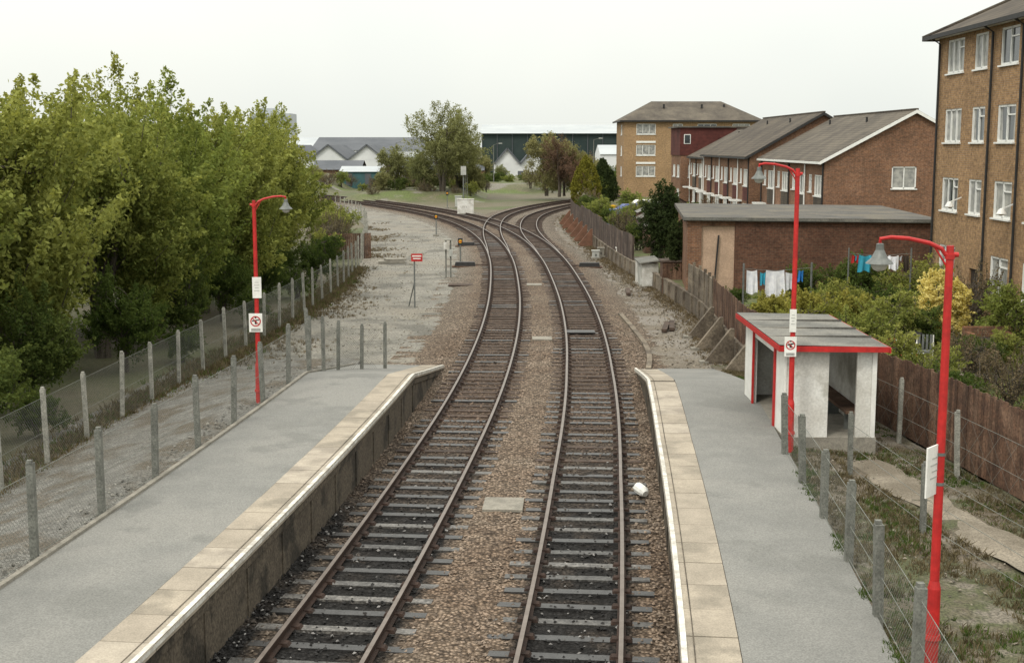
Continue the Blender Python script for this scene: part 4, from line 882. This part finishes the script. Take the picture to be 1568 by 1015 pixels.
put(B1,'birch_tree',-9.6,181,.3,1.,rot=1.); put(B1,'birch_tree',-7.6,188,.3,.86,rot=3.); put(B2,'small_tree',-12.9,184,.2,.8); put(B2,'small_tree',-16.8,188,.2,.88)
put(B2,'small_tree',-18,183,.1,.45); put(B2,'small_tree',-5.6,186,.2,.6)
RB=plant_mesh('bronze_tree',9.6,2.9,1.,200,45,.09,92,M['leaf_r'],'shoot',clumps=18,shlen=(.8,1.8),spread=.28,multi=2)
put(RB,'bronze_leaf_tree',6.4,178,.4,.9); put(B2,'small_tree',4.8,182,.4,1.08); put(B2,'small_tree',7.2,181,.4,.95); put(RB,'bronze_leaf_tree',8.4,172,.4,.55); put(B2,'small_tree',9.6,182,.4,.75)
GC=plant_mesh('golden_conifer',5.4,1.75,.1,700,28,.07,93,M['leaf_gc'],'dense',trunk=False,shlen=(.2,.45),spread=.07)
DC=plant_mesh('dark_conifer',5.4,1.4,.1,600,28,.07,94,M['leaf_d'],'dense',trunk=False,shlen=(.2,.45),spread=.07)
put(GC,'golden_conifer',7.4,131,.5,1.05); put(DC,'dark_conifer',9.8,142,.5,1.0); put(DC,'dark_conifer',11.4,152,.5,.75); put(DC,'dark_conifer',8.8,134,.4,.5)
IV=plant_mesh('ivy_tree',5.6,1.3,.0,560,60,.055,95,M['leaf_d'],'round',clumps=20,shlen=(.25,.7),spread=.1,multi=2)
put(IV,'ivy_covered_tree',8.75,75.8,-.1,1.02); put(IV,'ivy_covered_tree',8.4,66,.3,.62)
YB=plant_mesh('yellow_bush',2.6,1.05,.0,330,60,.045,96,M['flower'],'round',clumps=12,shlen=(.2,.45),spread=.07,multi=3)
put(YB,'yellow_flowering_bush',14.6,44,.5,.98)
YG=plant_mesh('yellowgreen_bush',2.4,1.4,.0,220,70,.045,97,M['leaf_y'],'shoot',clumps=12,shlen=(.3,.8),spread=.09)
for x,y,s in ((9.6,42,.85),(10.6,43.5,.95),(9.3,45.5,.8),(11.7,44,.85)): put(YG,'golden_shrub',x,y,.45,s)
for k,(x,y,s) in enumerate(((12.4,42.5,.9),(10.8,40.,.8),(9.7,38.5,.75),(13.2,45.5,.95),(16.,45,1.0),(15.4,49,1.1),(16.2,41.5,1.05),(13.9,50.5,1.1),(9.0,53,.5),(12.6,35.6,.65),(10.1,35.,.8),(11.,33.6,.7),(12.4,55,.8),(14,56,.8),(16.3,52,.9),(9.8,48.2,.5),(15.8,37.,.95),(13.9,33,.75),(13.6,37.6,.6),(12.3,31.8,.7),(14.6,38.2,.6),(11.6,47,.8),(13.4,42.2,.7),(10.6,31.5,.7),(12.6,29,.7),(9.7,36.6,.7),(11.9,45.8,.9))): put((bush+bushd+[twig])[k%5],'garden_shrub',x,y,.45,s)
for k,(x,y,s) in enumerate(((8.1,84,.8),(10.8,85,1),(7.8,92,.9),(12,91,1.1),(8.3,101,.9),(12.5,100,1),(8,107,.8),(14.5,95,1.1),(7.4,113,1.),(11,112,1),(13.5,116,1),(7.6,120,1.1),(7.5,126,1.),(12,132,1.),(9.4,144,1.2),(11.5,160,1.5),(14.5,110,1),(13,88,1),(10,78,1.),(10.6,93,.8),(9.5,105,.8))): put((bushd+[twig]+bush)[k%5],'garden_shrub',x,y,.45,s)
for k in range(110):
    a=random.random()
    if a<.4: x,y=random.uniform(-22,-5),random.uniform(176,214)
    elif a<.75: x,y=random.uniform(-54,-27),random.uniform(186,258)
    else: x,y=random.uniform(-8,12),random.uniform(200,246)
    put(random.choice(bush+bushd+[twig,twig,twig]),'bank_shrub',x,y,random.uniform(.1,.7),random.uniform(.5,1.2))
for k in range(12): put(random.choice(G+[B2,B2]),'distant_tree',random.uniform(-78,-48),random.uniform(215,330),-.3,random.uniform(.45,.75))
for x,y,s in ((-21,225,.6),(-33,222,.5),(-12,232,.6),(-2,235,.5),(9.5,232,.75),(12,225,.7),(-39,228,.5),(-5,243,.7),(8.5,246,.6),(14.5,240,.7)): put(random.choice([B2,RB,B2]),'distant_tree',x,y,-.2,s)
for k in range(8): put(random.choice([G[0],B2]),'distant_tree',random.uniform(10,30),random.uniform(205,240),-.3,random.uniform(.5,.7))
for k in range(20): put(random.choice([B2,G[0]]),'distant_tree',-160+k*16+random.uniform(-5,5),random.uniform(560,640),-.3,random.uniform(.7,1.1))
def tufts(name,n,fn,h,mt,seed,blades=9):
    r=np.random.default_rng(seed); p=fn(r,n); n=len(p); P=np.repeat(p,blades,0); m=len(P)
    P=P+np.concatenate([r.normal(size=(m,2))*h*.35,np.zeros((m,1))],1); a=r.random(m)*6.28; w_=np.stack([np.cos(a),np.sin(a),0*a],1)*(h*.09)
    tip=np.concatenate([r.normal(size=(m,2))*.45,np.ones((m,1))],1)*(h*(.4+.8*r.random((m,1)))); mid=P+tip*.55+np.array([0,0,h*.08])
    V=np.stack([P-w_,P+w_,mid+w_*.8,P+tip],1).reshape(-1,3); F=np.arange(m*4).reshape(-1,4)
    me=bpy.data.meshes.new(name); me.from_pydata(V.tolist(),[],F.tolist()); me.materials.append(mt)
    at=me.attributes.new('shade','FLOAT','POINT'); at.data.foreach_set('value',np.repeat(np.clip(np.repeat(r.random(n),blades)*.8+.2*r.random(m),0,1),4).astype(np.float32))
    o=bpy.data.objects.new(name,me); scene.collection.objects.link(o)
def fA(r,n,th=.62,sd=31):
    y=r.uniform(8,42,n); u=r.random(n); xa=TL(y)+DR(y)+4.35; xb=FX(y)-.1; x=xa+(xb-xa)*u; px=np.array([pathx(q,0.) for q in y]); z=np.array([zbank(a,b_) for a,b_ in zip(y,u)]); sh_=(x>5.8)&(x<8)&(y>27.6)&(y<33.2); k=((np.abs(x-px)>.5)|(y>27))&(nz(x,y,.9,sd)>th)&~sh_; return np.stack([x,y,z],1)[k]
tufts('bank_weeds',6500,lambda r,n:fA(r,n,.52,31),.09,M['leaf_g'],1); tufts('dry_grass',9000,lambda r,n:fA(r,n,.3,32),.10,M['leaf_t'],2)
def fB(r,n):
    y=r.uniform(12,80,n); x=F2(y)+r.normal(size=n)*.4-.2; return np.stack([x,y,np.full(n,-.27)],1)
tufts('fence_weeds',1100,fB,.18,M['leaf_g'],3); tufts('dry_grass',4200,fB,.2,M['leaf_t'],4)
def fC(r,n):
    y=r.uniform(44,140,n); x=FX(y)-np.abs(r.normal(size=n))*.5-.15; return np.stack([x,y,np.full(n,-.27)],1)
tufts('trackside_weeds',2200,fC,.14,M['leaf_t'],5)
def fD(r,n):
    y=r.uniform(30,58,n); x=FX(y)+.2+r.random(n)*8; return np.stack([x,y,np.full(n,.48)],1)[nz(x,y,.5,44)>.3]
tufts('garden_grass',8000,fD,.13,M['leaf_w'],6)
def fE(r,n):
    y=r.uniform(8,27,n); x=TL(y)+DR(y)+4.2+r.normal(size=n)*.06; k=nz(x,y,.9,9)>.5; return np.stack([x,y,np.full(n,.88)],1)[k]
tufts('platform_edge_weeds',500,fE,.08,M['leaf_g'],7)
def fG(r,n):
    y=r.uniform(44,130,n); x=F2(y)+np.abs(r.normal(size=n))*1.3+.1; return np.stack([x,y,np.full(n,-.28)],1)[nz(x,y,.35,46)>.5]
tufts('yard_weeds',2600,fG,.12,M['leaf_t'],8)

# ------------------------------------------------------------ light
SUNEL=math.radians(48); SUNAZ=math.radians(215)
wd=bpy.data.worlds.new('World'); scene.world=wd; wd.use_nodes=True; nt=wd.node_tree; bg=nt.nodes['Background']
sky=N(nt,'ShaderNodeTexSky',sky_type='NISHITA'); sky.sun_disc=False; sky.sun_elevation=SUNEL; sky.sun_rotation=SUNAZ; sky.air_density=1.; sky.dust_density=4.
hs=N(nt,'ShaderNodeHueSaturation'); hs.inputs['Saturation'].default_value=.25; nt.links.new(sky.outputs[0],hs.inputs['Color'])
tc=N(nt,'ShaderNodeTexCoord'); sp=N(nt,'ShaderNodeSeparateXYZ'); nt.links.new(tc.outputs['Generated'],sp.inputs[0])
f=ramp(nt,sp.outputs[2],0,1); over=mixc(nt,f,(9.5,9.8,9.25),(26,25.4,23.6))
cl=noise(nt,3,3,tc.outputs['Generated']); over=mixc(nt,1.,over,mixc(nt,ramp(nt,cl,.35,.7),(.96,.97,.97),(1.05,1.04,1.02)),'MULTIPLY')
fin=mixc(nt,.88,hs.outputs[0],over); nt.links.new(fin,bg.inputs['Color']); bg.inputs['Strength'].default_value=.1
sl=bpy.data.lights.new('sun','SUN'); sl.energy=1.5; sl.angle=math.radians(12); sl.color=(1,.93,.82)
so=bpy.data.objects.new('sun',sl); scene.collection.objects.link(so)
d=Vector((math.sin(SUNAZ)*math.cos(SUNEL),math.cos(SUNAZ)*math.cos(SUNEL),math.sin(SUNEL))); so.rotation_euler=d.to_track_quat('Z','Y').to_euler(); so.location=(0,-20,60)
scene.view_settings.view_transform='Standard'; scene.view_settings.look='None'; scene.view_settings.exposure=0
